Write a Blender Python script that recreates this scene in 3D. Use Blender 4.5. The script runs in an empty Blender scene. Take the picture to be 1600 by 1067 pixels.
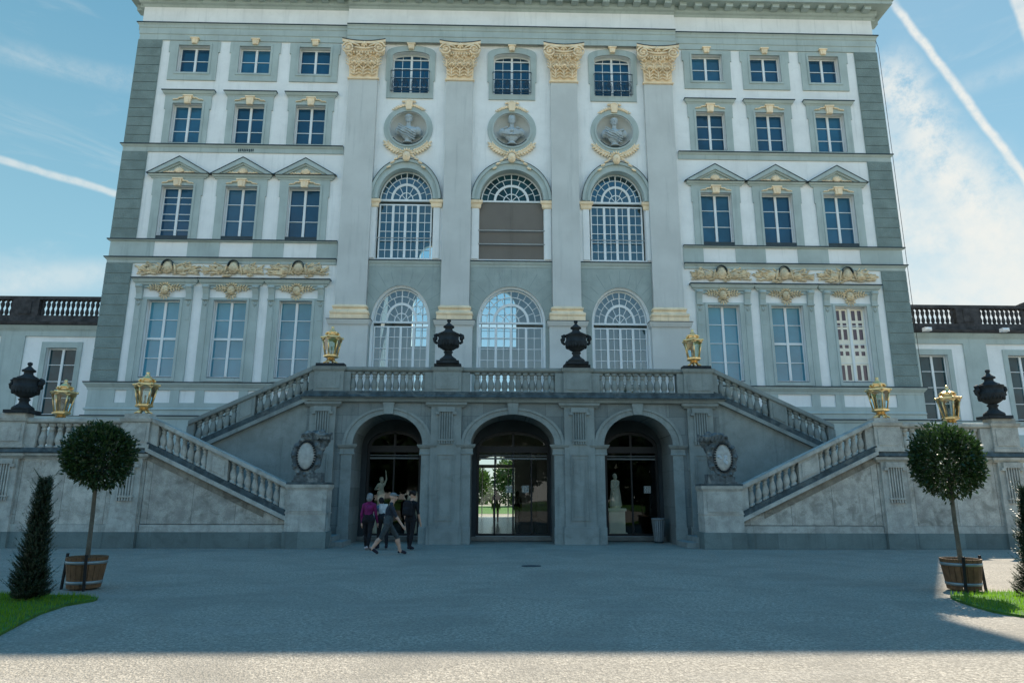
import bpy, bmesh, math, random
from math import sin, cos, pi, radians as R, sqrt, atan2
from mathutils import Vector as V, Matrix
random.seed(11)
S = bpy.context.scene
COL = S.collection
SUN_AZ, SUN_EL = 33.0, 45.7

# ------------------------------------------------------------------ materials
def nodes(m):
    m.use_nodes = True
    t = m.node_tree
    return t, t.nodes, t.links
def N(t, kind, **kw):
    n = t.nodes.new(kind)
    for k, v in kw.items():
        if k.startswith('i_'):
            n.inputs[k[2:].replace('_', ' ')].default_value = v
        elif k.startswith('n_'):
            n.inputs[int(k[2:])].default_value = v
        else:
            setattr(n, k, v)
    return n
def math_node(t, op, a, b=None, clamp=False):
    n = t.nodes.new('ShaderNodeMath'); n.operation = op; n.use_clamp = clamp
    for i, x in enumerate((a, b)):
        if x is None: continue
        if isinstance(x, (int, float)): n.inputs[i].default_value = x
        else: t.links.new(x, n.inputs[i])
    return n.outputs[0]
def mixc(t, fac, a, b, mode='MIX'):
    n = t.nodes.new('ShaderNodeMix'); n.data_type = 'RGBA'; n.blend_type = mode; n.clamp_factor = True
    for sock, x in ((n.inputs[0], fac), (n.inputs[6], a), (n.inputs[7], b)):
        if isinstance(x, (int, float)): sock.default_value = x
        elif isinstance(x, (tuple, list)): sock.default_value = (*x[:3], 1)
        else: t.links.new(x, sock)
    return n.outputs[2]
def maprange(t, x, a, b, c=0.0, d=1.0, smooth=True):
    n = t.nodes.new('ShaderNodeMapRange'); n.interpolation_type = 'SMOOTHSTEP' if smooth else 'LINEAR'
    t.links.new(x, n.inputs[0])
    for i, v in zip((1, 2, 3, 4), (a, b, c, d)): n.inputs[i].default_value = v
    return n.outputs[0]
def noise(t, vec, scale, detail=4, rough=.55, dist=0.0):
    n = N(t, 'ShaderNodeTexNoise'); n.inputs['Scale'].default_value = scale
    n.inputs['Detail'].default_value = detail; n.inputs['Roughness'].default_value = rough
    n.inputs['Distortion'].default_value = dist
    t.links.new(vec, n.inputs['Vector'])
    return n.outputs[0]
def mapping(t, vec, scale=(1, 1, 1), loc=(0, 0, 0), rot=(0, 0, 0)):
    n = N(t, 'ShaderNodeMapping'); n.inputs['Scale'].default_value = scale
    n.inputs['Location'].default_value = loc; n.inputs['Rotation'].default_value = rot
    t.links.new(vec, n.inputs[0]); return n.outputs[0]

def mat(name, base, rough=.8, var=.12, scale=1.2, bump=.0, bscale=30, streak=0.0, streak_col=(.05, .06, .06),
        metal=0.0, fine=0.0, spec=.3, patch=0.0, patch_col=None, joints=None, top_dirt=0.0):
    m = bpy.data.materials.new(name)
    t, ns, L = nodes(m)
    b = ns['Principled BSDF']
    b.inputs['Roughness'].default_value = rough; b.inputs['Metallic'].default_value = metal
    b.inputs['Specular IOR Level'].default_value = spec
    pos = N(t, 'ShaderNodeNewGeometry').outputs['Position']
    n1 = noise(t, pos, scale, 5, .6)
    f = maprange(t, n1, .3, .7)
    lo = tuple(c * (1 - var) for c in base); hi = tuple(min(1, c * (1 + var)) for c in base)
    c = mixc(t, f, lo, hi)
    if fine:
        n2 = noise(t, pos, 45, 3, .7)
        c = mixc(t, maprange(t, n2, .35, .7, 0, fine), c, tuple(x * .45 for x in base))
    if patch:
        n4 = noise(t, mapping(t, pos, (1, 1, 1.3), (7, 3, 2)), 1.7, 8, .68, 1.0)
        c = mixc(t, maprange(t, n4, .50, .66, 0, patch), c, patch_col or tuple(x * .5 for x in base))
    if streak:
        n3 = noise(t, mapping(t, pos, (3.2, 3.2, .22)), 1.6, 6, .65)
        c = mixc(t, maprange(t, n3, .52, .75, 0, streak), c, streak_col)
    if joints:
        w, h, dk = joints
        sx = N(t, 'ShaderNodeSeparateXYZ'); L.new(pos, sx.inputs[0])
        cb = N(t, 'ShaderNodeCombineXYZ'); L.new(sx.outputs[0], cb.inputs[0]); L.new(sx.outputs[2], cb.inputs[1])
        br = N(t, 'ShaderNodeTexBrick'); L.new(cb.outputs[0], br.inputs['Vector'])
        br.inputs['Scale'].default_value = 1.0; br.inputs['Brick Width'].default_value = w
        br.inputs['Row Height'].default_value = h; br.inputs['Mortar Size'].default_value = .008
        br.inputs['Mortar Smooth'].default_value = .3; br.inputs['Bias'].default_value = 0
        br.inputs['Color1'].default_value = (.72, .72, .72, 1); br.inputs['Color2'].default_value = (1, 1, 1, 1)
        br.inputs['Mortar'].default_value = (dk, dk, dk, 1)
        c = mixc(t, 1.0, c, br.outputs[0], 'MULTIPLY')
    L.new(c, b.inputs['Base Color'])
    if bump:
        nb = noise(t, pos, bscale, 5, .65)
        bn = N(t, 'ShaderNodeBump'); bn.inputs['Strength'].default_value = bump; bn.inputs['Distance'].default_value = .03
        L.new(nb, bn.inputs['Height']); L.new(bn.outputs[0], b.inputs['Normal'])
    return m

M = {}
M['plaster'] = mat('white_plaster', (.77, .80, .795), .9, .06, .7, .05, 25, .34, (.45, .5, .5), patch=.16, patch_col=(.58, .63, .62))
M['trim'] = mat('grey_green_trim', (.385, .46, .445), .85, .09, .9, .06, 30, .40, (.20, .26, .26))
M['pilaster'] = mat('grey_pilaster_render', (.535, .565, .55), .9, .07, .6, .06, 22, .35, (.28, .33, .33))
M['quoin'] = mat('rough_quoin_stone', (.20, .265, .255), .95, .14, 1.5, 1.0, 14, .2, (.13, .18, .17), fine=.35)
M['rustic'] = mat('rustic_grey_render', (.335, .40, .385), .95, .1, 1.1, .35, 20, .3, (.17, .22, .22), fine=.15)
M['joint'] = mat('render_joint', (.235, .30, .29), .95)
M['ochre'] = mat('ochre_stucco', (.84, .69, .48), .85, .12, 2.0, .15, 30, .3, (.32, .27, .18))
M['frieze'] = mat('weathered_ochre_relief', (.66, .545, .36), .9, .2, 3.0, .2, 30, .55, (.10, .10, .085), patch=.35)
M['lead'] = mat('dark_lead_flashing', (.03, .05, .06), .5, .2)
M['sash'] = mat('white_sash_paint', (.72, .77, .78), .5, .04)
M['stone'] = mat('grey_sandstone', (.215, .255, .25), .9, .12, .9, .15, 30, .5, (.085, .11, .11), fine=.3, patch=.25, joints=(1.1, .62, .55))
M['stone_plain'] = mat('grey_dressed_stone', (.235, .275, .265), .9, .14, 1.3, .15, 30, .5, (.09, .115, .115), fine=.3, patch=.3)
M['pale'] = mat('pale_weathered_limestone', (.40, .415, .38), .92, .22, 2.6, .4, 18, .5, (.16, .165, .15), fine=.35, patch=.55, patch_col=(.22, .22, .195))
M['pale_rough'] = mat('rough_limestone_slab', (.53, .53, .475), .95, .26, 3.4, 1.0, 11, .45, (.2, .2, .17), fine=.65, patch=.75, patch_col=(.25, .25, .215), joints=(1.35, 3.4, .35))
M['plinth'] = mat('damp_stone_plinth', (.165, .22, .215), .85, .16, 1.0, .2, 25, .5, (.09, .11, .11), fine=.3, patch=.3, joints=(1.5, 4.0, .6))
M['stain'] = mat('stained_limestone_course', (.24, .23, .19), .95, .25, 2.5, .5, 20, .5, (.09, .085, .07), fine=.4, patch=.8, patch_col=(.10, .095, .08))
M['black_stone'] = mat('blackened_stone', (.022, .029, .033), .85, .35, 4, .4, 30, .3, (.015, .02, .02), fine=.2)
M['parapet'] = mat('weathered_dark_parapet', (.045, .045, .047), .85, .4, 3, .3, 30, .4, (.02, .02, .02), patch=.4, patch_col=(.10, .095, .09))
M['sooty'] = mat('sooty_balustrade_base', (.055, .078, .085), .9, .35, 3.5, .3, 25, .6, (.025, .03, .03), patch=.5, patch_col=(.17, .19, .18))
M['bust'] = mat('blue_grey_stone_bust', (.37, .44, .47), .7, .1, 4, .1, 40)
M['marble'] = mat('pale_marble', (.82, .78, .66), .6, .06, 3)
M['gold'] = mat('gilded_metal', (.82, .60, .29), .36, .12, 6, .1, 60, metal=.85)
M['wood'] = mat('oak_staves', (.135, .075, .036), .75, .25, 9, .2, 60, .6, (.06, .035, .018))
M['hoop'] = mat('galvanised_hoop', (.22, .27, .28), .5, .1, 5, metal=.5)
M['iron'] = mat('black_iron', (.012, .014, .016), .5)
M['rail_iron'] = mat('blue_black_railing', (.03, .055, .08), .5)
M['board'] = mat('brown_boarding', (.17, .155, .135), .8, .06, .8)
M['pole'] = mat('pale_steel_rail', (.45, .47, .46), .4, metal=.4)
M['int_wall'] = mat('interior_plaster', (.17, .24, .27), .9, .06)
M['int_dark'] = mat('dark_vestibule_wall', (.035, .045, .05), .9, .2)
M['int_floor'] = mat('polished_stone_floor', (.14, .15, .14), .22, .2, 2, spec=.6)
M['door_dark'] = mat('dark_door_frame', (.012, .017, .02), .45)
M['bin'] = mat('grey_slatted_metal', (.17, .20, .21), .6, .1, 8)
M['bark'] = mat('grey_bark', (.10, .095, .075), .95, .2, 12, .4, 30)
M['roof'] = mat('red_tile_roof', (.22, .09, .06), .9, .2, 3)
M['sticker'] = mat('white_door_sticker', (.6, .63, .6), .6, .03)
M['flood'] = mat('white_flood_lamp_housing', (.8, .8, .8), .5, .02)
M['soil'] = mat('dark_soil', (.03, .022, .015), 1, .3, 10)

def leaf_mat(name, a, b, trans=.35, rough=.4):
    m = bpy.data.materials.new(name); t, ns, L = nodes(m)
    p = ns['Principled BSDF']; p.inputs['Roughness'].default_value = rough
    p.inputs['Specular IOR Level'].default_value = .35
    g = N(t, 'ShaderNodeNewGeometry')
    c = mixc(t, g.outputs['Random Per Island'], a, b)
    L.new(c, p.inputs['Base Color'])
    tr = N(t, 'ShaderNodeBsdfTranslucent'); L.new(mixc(t, .5, c, (a[0] * 2.2, a[1] * 2.4, a[2] * 1.0)), tr.inputs[0])
    mx = N(t, 'ShaderNodeMixShader'); mx.inputs[0].default_value = trans
    L.new(p.outputs[0], mx.inputs[1]); L.new(tr.outputs[0], mx.inputs[2])
    L.new(mx.outputs[0], ns['Material Output'].inputs[0])
    return m
M['bay'] = leaf_mat('bay_leaf', (.012, .030, .012), (.040, .075, .022))
M['yew'] = leaf_mat('yew_needle', (.008, .022, .012), (.030, .052, .020))
M['treeleaf'] = leaf_mat('broadleaf', (.03, .065, .02), (.085, .13, .04))
M['grassm'] = leaf_mat('grass_blade', (.075, .17, .014), (.17, .27, .02), .6)

def glass_mat(name, tint, refl=.10, rough=.0, gl_col=(.9, .95, 1)):
    m = bpy.data.materials.new(name); t, ns, L = nodes(m)
    ns.remove(ns['Principled BSDF'])
    tr = N(t, 'ShaderNodeBsdfTransparent'); tr.inputs[0].default_value = (*tint, 1)
    gl = N(t, 'ShaderNodeBsdfGlossy'); gl.inputs['Roughness'].default_value = rough
    gl.inputs[0].default_value = (*gl_col, 1)
    fr = N(t, 'ShaderNodeFresnel'); fr.inputs[0].default_value = 1.5
    f = math_node(t, 'ADD', math_node(t, 'MULTIPLY', fr.outputs[0], 1.1), refl - .04, True)
    pos = N(t, 'ShaderNodeNewGeometry').outputs['Position']
    bn = N(t, 'ShaderNodeBump'); bn.inputs['Strength'].default_value = .06; bn.inputs['Distance'].default_value = .05
    L.new(noise(t, pos, 1.1, 1), bn.inputs['Height']); L.new(bn.outputs[0], gl.inputs['Normal'])
    mx = N(t, 'ShaderNodeMixShader'); L.new(f, mx.inputs[0]); L.new(tr.outputs[0], mx.inputs[1]); L.new(gl.outputs[0], mx.inputs[2])
    L.new(mx.outputs[0], ns['Material Output'].inputs[0])
    return m
M['glass'] = glass_mat('hall_window_glass', (.52, .70, .78), .13, 0, (.55, .82, 1))
M['door_glass'] = glass_mat('door_glass', (.80, .86, .84), .03)
M['lamp_glass'] = glass_mat('lantern_glass', (.80, .86, .82), .08)
def pane_mat(name, base, var=.25, spec=.6):
    m = bpy.data.materials.new(name); t, ns, L = nodes(m)
    p = ns['Principled BSDF']; p.inputs['Roughness'].default_value = .04; p.inputs['IOR'].default_value = 1.5
    p.inputs['Specular IOR Level'].default_value = spec
    pos = N(t, 'ShaderNodeNewGeometry').outputs['Position']
    oi = N(t, 'ShaderNodeObjectInfo').outputs['Random']
    c = mixc(t, maprange(t, noise(t, pos, .9, 3), .3, .7), tuple(x * (1 - var) for x in base), tuple(x * (1 + var) for x in base))
    c = mixc(t, math_node(t, 'MULTIPLY', oi, .35), c, tuple(x * 1.9 for x in base))
    L.new(c, p.inputs['Base Color'])
    bn = N(t, 'ShaderNodeBump'); bn.inputs['Strength'].default_value = .10; bn.inputs['Distance'].default_value = .05
    L.new(noise(t, pos, 1.3, 1), bn.inputs['Height']); L.new(bn.outputs[0], p.inputs['Normal'])
    return m
M['pane'] = pane_mat('dark_blue_window_pane', (.010, .050, .100))
M['pane_mid'] = pane_mat('blue_window_pane', (.020, .085, .150))
M['pane_blind'] = pane_mat('pane_with_blue_blind', (.06, .22, .30), .14)
M['pane_green'] = pane_mat('green_tinted_pane', (.012, .045, .055), .5, .3)
M['pane_purple'] = pane_mat('dark_plum_pane', (.035, .022, .045))

def solid(name, col, rough=.8, fine=False):
    return mat(name, col, rough, .12, 9, .25 if fine else 0, 70)

# ground
def gravel_mat():
    m = bpy.data.materials.new('pale_gravel'); t, ns, L = nodes(m)
    p = ns['Principled BSDF']; p.inputs['Roughness'].default_value = .95; p.inputs['Specular IOR Level'].default_value = .15
    pos = N(t, 'ShaderNodeNewGeometry').outputs['Position']
    vo = N(t, 'ShaderNodeTexVoronoi'); vo.inputs['Scale'].default_value = 55; L.new(pos, vo.inputs['Vector'])
    v2 = N(t, 'ShaderNodeTexVoronoi'); v2.inputs['Scale'].default_value = 30; L.new(pos, v2.inputs['Vector'])
    sep = N(t, 'ShaderNodeSeparateColor'); L.new(vo.outputs['Color'], sep.inputs[0])
    c = mixc(t, sep.outputs[0], (.24, .215, .178), (.51, .455, .375))
    c = mixc(t, maprange(t, noise(t, pos, 19, 6, .78), .38, .64, 0, .75), c, (.15, .137, .114))
    c = mixc(t, maprange(t, noise(t, pos, .55, 6, .65, .8), .38, .66, 0, .65), c, (.215, .196, .165))
    c = mixc(t, maprange(t, noise(t, mapping(t, pos, (.25, 1.6, 1)), 1.3, 4, .6), .5, .7, 0, .3), c, (.34, .31, .27))
    L.new(c, p.inputs['Base Color'])
    h = math_node(t, 'ADD', vo.outputs['Distance'], math_node(t, 'MULTIPLY', v2.outputs['Distance'], .8))
    h = math_node(t, 'ADD', h, math_node(t, 'MULTIPLY', noise(t, pos, 34, 5, .8), .6))
    bn = N(t, 'ShaderNodeBump'); bn.inputs['Strength'].default_value = .55; bn.inputs['Distance'].default_value = .02
    L.new(h, bn.inputs['Height']); L.new(bn.outputs[0], p.inputs['Normal'])
    return m
M['gravel'] = gravel_mat()
M['lawn'] = mat('turf', (.05, .125, .018), .95, .25, 3, .5, 60)

# ------------------------------------------------------------------ mesh builder
class MB:
    def __init__(s): s.v = []; s.f = []; s.sm = []; s.mi = []; s.m = 0
    def add(s, vs, fs, smooth=False):
        o = len(s.v); s.v += [tuple(p) for p in vs]
        for f in fs: s.f.append([i + o for i in f]); s.sm.append(smooth); s.mi.append(s.m)
        return s
    def box(s, x0, x1, y0, y1, z0, z1):
        if x0 > x1: x0, x1 = x1, x0
        vs = [(x, y, z) for x in (x0, x1) for y in (y0, y1) for z in (z0, z1)]
        return s.add(vs, [(0, 1, 3, 2), (4, 6, 7, 5), (0, 4, 5, 1), (2, 3, 7, 6), (0, 2, 6, 4), (1, 5, 7, 3)])
    def prism(s, poly, y0, y1, axis='y'):
        n = len(poly)
        if axis == 'y': vs = [(x, y0, z) for x, z in poly] + [(x, y1, z) for x, z in poly]
        elif axis == 'z': vs = [(x, y, y0) for x, y in poly] + [(x, y, y1) for x, y in poly]
        else: vs = [(y0, a, b) for a, b in poly] + [(y1, a, b) for a, b in poly]
        fs = [tuple(range(n)), tuple(range(2 * n - 1, n - 1, -1))] + [(i, i + n, (i + 1) % n + n, (i + 1) % n) for i in range(n)]
        return s.add(vs, fs)
    def band(s, outer, inner, y0, y1):           # closed strip between two open polylines, extruded in y
        n = len(outer); vs = []
        for y in (y0, y1): vs += [(x, y, z) for x, z in outer] + [(x, y, z) for x, z in inner]
        fs = []
        for i in range(n - 1):
            fs += [(i, i + 1, n + i + 1, n + i), (2 * n + i, 3 * n + i, 3 * n + i + 1, 2 * n + i + 1),
                   (i, 2 * n + i, 2 * n + i + 1, i + 1), (n + i, n + i + 1, 3 * n + i + 1, 3 * n + i)]
        fs += [(0, n, 3 * n, 2 * n), (n - 1, 3 * n - 1, 4 * n - 1, 2 * n - 1)]
        return s.add(vs, fs)
    def sheet(s, outer, holes, y0, y1, hole_y1=None):  # wall in xz with holes and reveals
        if hole_y1 is None: hole_y1 = y1
        bm = bmesh.new(); es = []
        for loop in [outer] + holes:
            b = [bm.verts.new((x, y0, z)) for x, z in loop]
            es += [bm.edges.new((b[i], b[(i + 1) % len(b)])) for i in range(len(b))]
        bmesh.ops.triangle_fill(bm, use_beauty=True, use_dissolve=False, edges=es, normal=(0, -1, 0))
        bm.verts.index_update()
        s.add([v.co[:] for v in bm.verts], [[v.index for v in f.verts] for f in bm.faces]); bm.free()
        for loop, ye in [(outer, y1)] + [(h, hole_y1) for h in holes]:
            n = len(loop)
            s.add([(x, y0, z) for x, z in loop] + [(x, ye, z) for x, z in loop],
                  [(i, (i + 1) % n, (i + 1) % n + n, i + n) for i in range(n)])
        return s
    def mould(s, x0, x1, y, prof, rl=True, rr=True, yb=None):   # profile [(proj,z)] along x, mitred returns
        n = len(prof); vs = []
        for p, z in prof: vs += [(x0 - (p if rl else 0), y - p, z), (x1 + (p if rr else 0), y - p, z)]
        yb = y if yb is None else yb
        for p, z in prof: vs += [(x0 - (p if rl else 0), yb, z), (x1 + (p if rr else 0), yb, z)]
        fs = []
        for i in range(n - 1):
            a, b = 2 * i, 2 * i + 2; c, d = 2 * n + 2 * i, 2 * n + 2 * i + 2
            fs += [(a, b, b + 1, a + 1), (a, c, d, b), (a + 1, b + 1, d + 1, c + 1)]
        fs += [(0, 1, 2 * n + 1, 2 * n), (2 * n - 2, 4 * n - 2, 4 * n - 1, 2 * n - 1)]
        return s.add(vs, fs)
    def lathe(s, prof, c=(0, 0, 0), seg=14, rot=0.0, smooth=True, sx=1, sy=1):
        n = len(prof); vs = []
        for r, z in prof:
            for k in range(seg):
                a = rot + 2 * pi * k / seg
                vs.append((c[0] + r * cos(a) * sx, c[1] + r * sin(a) * sy, c[2] + z))
        fs = [(i * seg + k, i * seg + (k + 1) % seg, (i + 1) * seg + (k + 1) % seg, (i + 1) * seg + k) for i in range(n - 1) for k in range(seg)]
        s.add(vs, fs, smooth)
        return s.add([vs[k] for k in range(seg)], [tuple(range(seg))]).add([vs[(n - 1) * seg + k] for k in range(seg)], [tuple(range(seg))])
    def tube(s, pts, r, seg=6, smooth=True):
        pts = [V(p) for p in pts]; n = len(pts); vs = []
        rs = r if isinstance(r, (list, tuple)) else [r] * n
        for i, p in enumerate(pts):
            d = (pts[min(i + 1, n - 1)] - pts[max(i - 1, 0)]).normalized()
            u = d.cross(V((0, 0, 1)));
            if u.length < .05: u = d.cross(V((1, 0, 0)))
            u.normalize(); w = u.cross(d)
            vs += [p + (u * cos(2 * pi * k / seg) + w * sin(2 * pi * k / seg)) * rs[i] for k in range(seg)]
        fs = [(i * seg + k, i * seg + (k + 1) % seg, (i + 1) * seg + (k + 1) % seg, (i + 1) * seg + k) for i in range(n - 1) for k in range(seg)]
        fs += [tuple(range(seg)), tuple(range((n - 1) * seg, n * seg))]
        return s.add(vs, fs, smooth)
    def ell(s, c, r, ang=0.0, seg=8, rings=5, mtx=None):
        vs = []; q = mtx or Matrix.Rotation(-ang, 3, 'Y')
        for i in range(rings + 1):
            th = pi * i / rings
            for k in range(seg):
                a = 2 * pi * k / seg
                vs.append(V(c) + q @ V((r[0] * cos(th), r[1] * sin(th) * cos(a), r[2] * sin(th) * sin(a))))
        fs = [(i * seg + k, i * seg + (k + 1) % seg, (i + 1) * seg + (k + 1) % seg, (i + 1) * seg + k) for i in range(rings) for k in range(seg)]
        return s.add(vs, fs, True)
    def limb(s, a, b, r0, r1, seg=10):
        a, b = V(a), V(b); n = 5; pts = [a.lerp(b, i / n) for i in range(n + 1)]
        s.tube(pts, [r0 + (r1 - r0) * i / n for i in range(n + 1)], seg)
        s.ell(a, (r0, r0, r0), 0, 8, 6); s.ell(b, (r1, r1, r1), 0, 8, 6); return s
    def mirror(s):
        s.v = [(-x, y, z) for x, y, z in s.v]; s.f = [f[::-1] for f in s.f]; return s
    def shear(s, k, x0):
        s.v = [(x, y, z + k * (x - x0)) for x, y, z in s.v]; return s
    def mesh(s, name, mats):
        me = bpy.data.meshes.new(name); me.from_pydata(s.v, [], s.f)
        for m in (mats if isinstance(mats, (list, tuple)) else [mats]): me.materials.append(m)
        me.polygons.foreach_set('use_smooth', s.sm); me.polygons.foreach_set('material_index', s.mi)
        bm = bmesh.new(); bm.from_mesh(me); bmesh.ops.remove_doubles(bm, verts=bm.verts, dist=1e-5)
        bmesh.ops.recalc_face_normals(bm, faces=bm.faces); bm.to_mesh(me); bm.free()
        return me
    def build(s, name, m, parent=None):
        return link(name, s.mesh(name, m), parent)
def link(name, me, parent=None, loc=None):
    o = bpy.data.objects.new(name, me); COL.objects.link(o)
    if parent is not None:
        o.parent = parent
        w = parent_loc(parent)
        if loc is None:                      # mesh drawn in world coordinates: bring it into the parent's space
            if w.length > 1e-9: me.transform(Matrix.Translation(-w))
        else: o.location = V(loc) - w
    elif loc is not None: o.location = loc
    return o
def parent_loc(p):
    w = V((0, 0, 0))
    while p is not None: w = w + V(p.location); p = p.parent
    return w
def tag(o, label, cat, group=None, kind=None):
    if label: o['label'] = label
    if cat: o['category'] = cat
    if group: o['group'] = group
    if kind: o['kind'] = kind
    return o
def empty(name, loc, label, cat, group=None):
    o = bpy.data.objects.new(name, None); COL.objects.link(o); o.location = loc; o.empty_display_size = .3
    return tag(o, label, cat, group)
def kids(o): return [c for c in COL.objects if c.parent == o]
def copy_thing(o, loc, label, flip=False, rz=0):
    def rec(a, par):
        c = a.copy(); COL.objects.link(c)
        if par is not None: c.parent = par
        for ch in kids(a): rec(ch, c)
        return c
    c = rec(o, None); c.location = loc; c['label'] = label
    c.rotation_euler.z = rz
    if flip: c.scale.x = -1
    return c
def remesh(mb, vox, smooth=4):
    me = mb.mesh('tmp', [M['stone']]); o = bpy.data.objects.new('tmp', me); COL.objects.link(o)
    r = o.modifiers.new('r', 'REMESH'); r.mode = 'VOXEL'; r.voxel_size = vox; r.use_smooth_shade = True
    sm = o.modifiers.new('s', 'SMOOTH'); sm.iterations = smooth; sm.factor = .5
    dg = bpy.context.evaluated_depsgraph_get()
    out = bpy.data.meshes.new_from_object(o.evaluated_get(dg))
    bpy.data.objects.remove(o); out.materials.clear()
    out.polygons.foreach_set('use_smooth', [True] * len(out.polygons))
    return out
def arc(cx, cz, a, b, n=24, t0=pi, t1=0.0):
    return [(cx + a * cos(t0 + (t1 - t0) * i / n), cz + b * sin(t0 + (t1 - t0) * i / n)) for i in range(n + 1)]
def arch_loop(cx, a, z0, zs, b, n=24):
    return [(cx - a, z0)] + arc(cx, zs, a, b, n) + [(cx + a, z0)]
def rect(x0, x1, z0, z1): return [(x0, z0), (x0, z1), (x1, z1), (x1, z0)]

# ------------------------------------------------------------------ windows
def casement(parent, cx, z0, z1, w, y, rows, cols=1, pane='pane', transom=None, leaves=2, sill=True, border=.055, seg_top=0.0):
    f = MB(); x0, x1 = cx - w / 2, cx + w / 2
    d0, d1 = y, y + .07
    e = .002
    f.box(x0 + e, x0 + border, d0, d1, z0 + e, z1 - e); f.box(x1 - border, x1 - e, d0, d1, z0 + e, z1 - e)
    f.box(x0 + border, x1 - border, d0 + .003, d1, z0 + e, z0 + border); f.box(x0 + border, x1 - border, d0 + .003, d1, z1 - border, z1 - e)
    lw = (w - 2 * border) / leaves
    for i in range(leaves):
        a = x0 + border + i * lw
        if i: f.box(a - .055, a + .055, d0 - .02, d1 - .01, z0 + border, z1 - border - .001)
        lo, hi = a + (.055 if i else 0), a + lw - (.055 if i < leaves - 1 else 0)
        for c in range(1, cols + 1):
            if c <= cols - 1:
                xm = lo + (hi - lo) * c / cols; f.box(xm - .013, xm + .013, d0 + .012, d1, z0 + border, z1 - border)
        for r in rows:
            zr = z0 + (z1 - z0) * r; f.box(lo, hi, d0 + .008, d1, zr - .016, zr + .016)
    if transom:
        zr = z0 + (z1 - z0) * transom; f.box(x0 + border, x1 - border, d0 - .012, d1, zr - .05, zr + .05)
    o = f.build('window', M['sash'], parent)
    g = MB()
    if pane == 'glass': g.add([(x0 + .01, y + .05, z0 + .01), (x1 - .01, y + .05, z0 + .01), (x1 - .01, y + .05, z1 - .01), (x0 + .01, y + .05, z1 - .01)], [(0, 1, 2, 3)])
    else: g.box(x0 + .01, x1 - .01, y + .045, y + .055, z0 + .01, z1 - .01)
    g.build('pane', M[pane], o)
    if sill:
        MB().box(x0 - .03, x1 + .03, y - .21, y - .002, z0 - .06, z0 - .003).build('sill', M['lead'], o)
    return o

def fan_window(parent, cx, a, zs, b, zt, z0, y, panes='glass', rows=6, casements=True):
    """fanlight over a transom over four casements"""
    f = MB()
    def ring(k0, k1, yy=0.0, n=28):
        f.band(arc(cx, zs, a * k1, b * k1, n), arc(cx, zs, a * k0, b * k0, n), y + yy, y + .07)
    def spoke(t, k0, k1, wd=.014):
        p0 = V((cx + a * k0 * cos(t), zs + b * k0 * sin(t))); p1 = V((cx + a * k1 * cos(t), zs + b * k1 * sin(t)))
        d = (p1 - p0).normalized(); q = V((-d.y, d.x)) * wd
        f.prism([tuple(p0 + q), tuple(p1 + q), tuple(p1 - q), tuple(p0 - q)], y + .015, y + .066)
    ring(.955, .997); ring(.765, .785, .01); ring(.50, .58, -.01); ring(.24, .27, .01)
    for i in range(1, 12): spoke(pi * i / 12, .785, .955)
    for i in range(1, 8): spoke(pi * i / 8, .58, .765)
    for i in range(1, 6): spoke(pi * i / 6, .27, .50)
    for i in range(1, 4): spoke(pi * i / 4, .02, .24)
    f.box(cx - .022, cx + .022, y - .004, y + .067, zs, zs + b * .95)
    f.box(cx - a - .02, cx + a + .02, y - .05, y + .074, zs - .09, zs - .001)
    o = f.build('window', M['sash'], parent)
    ap = arc(cx, zs, a * .98, b * .98); MB().add([(x_, y + .045, z_) for x_, z_ in ap], [tuple(range(len(ap)))]).build('pane', M[panes], o)
    if casements:
        casement(parent, cx, z0, zt, 2 * a, y, [i / rows for i in range(1, rows)], 2, panes, None, 4, False, .07)
    return o

def surround(parent, cx, open_rect, out_rect, y0, y1, ears=.07):
    ox0, ox1, oz0, oz1 = open_rect; x0, x1, z0, z1 = out_rect
    s = MB()
    h = z1 - z0
    outer = [(x0 + ears, z0), (x0 + ears, z1 - h * .28), (x0, z1 - h * .28), (x0, z1), (x1, z1), (x1, z1 - h * .28), (x1 - ears, z1 - h * .28), (x1 - ears, z0)]
    k = .005
    oz0 = max(oz0, z0 + .02)
    s.sheet(outer, [rect(ox0 + k, ox1 - k, oz0 + k, oz1 - k)], y0, y1)
    w = .09
    s.sheet(rect(ox0 - w, ox1 + w, max(oz0 - w, z0 + .005), oz1 + w), [rect(ox0 + 2 * k, ox1 - 2 * k, oz0 + 2 * k, oz1 - 2 * k)], y0 - .03, y0 + .004)
    return s.build('window_surround', M['trim'], parent)

def keystone(parent, cx, z0, z1, w0, w1, y0, y1, scroll=False, up=True):
    k = MB()
    k.prism([(cx - w0 / 2, z0), (cx - w1 / 2, z1), (cx + w1 / 2, z1), (cx + w0 / 2, z0)], y0, y1)
    k.box(cx - w1 / 2 - .04, cx + w1 / 2 + .04, y0 - .03, y1, z1 - .07, z1 - .002)
    k.box(cx - w0 * .22, cx + w0 * .22, y0 - .025, y0 + .01, z0 + .03, z1 - .1)
    if scroll:
        for s_ in (-1, 1):
            for j in range(4):
                k.ell((cx + s_ * (.27 + j * .13), y0 + .06, z1 - .12 - .045 * j + .03 * (j % 2)), (.10, .05, .042 - .004 * j), s_ * -.25)
    return k.build('keystone', M['ochre'], parent)

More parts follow.
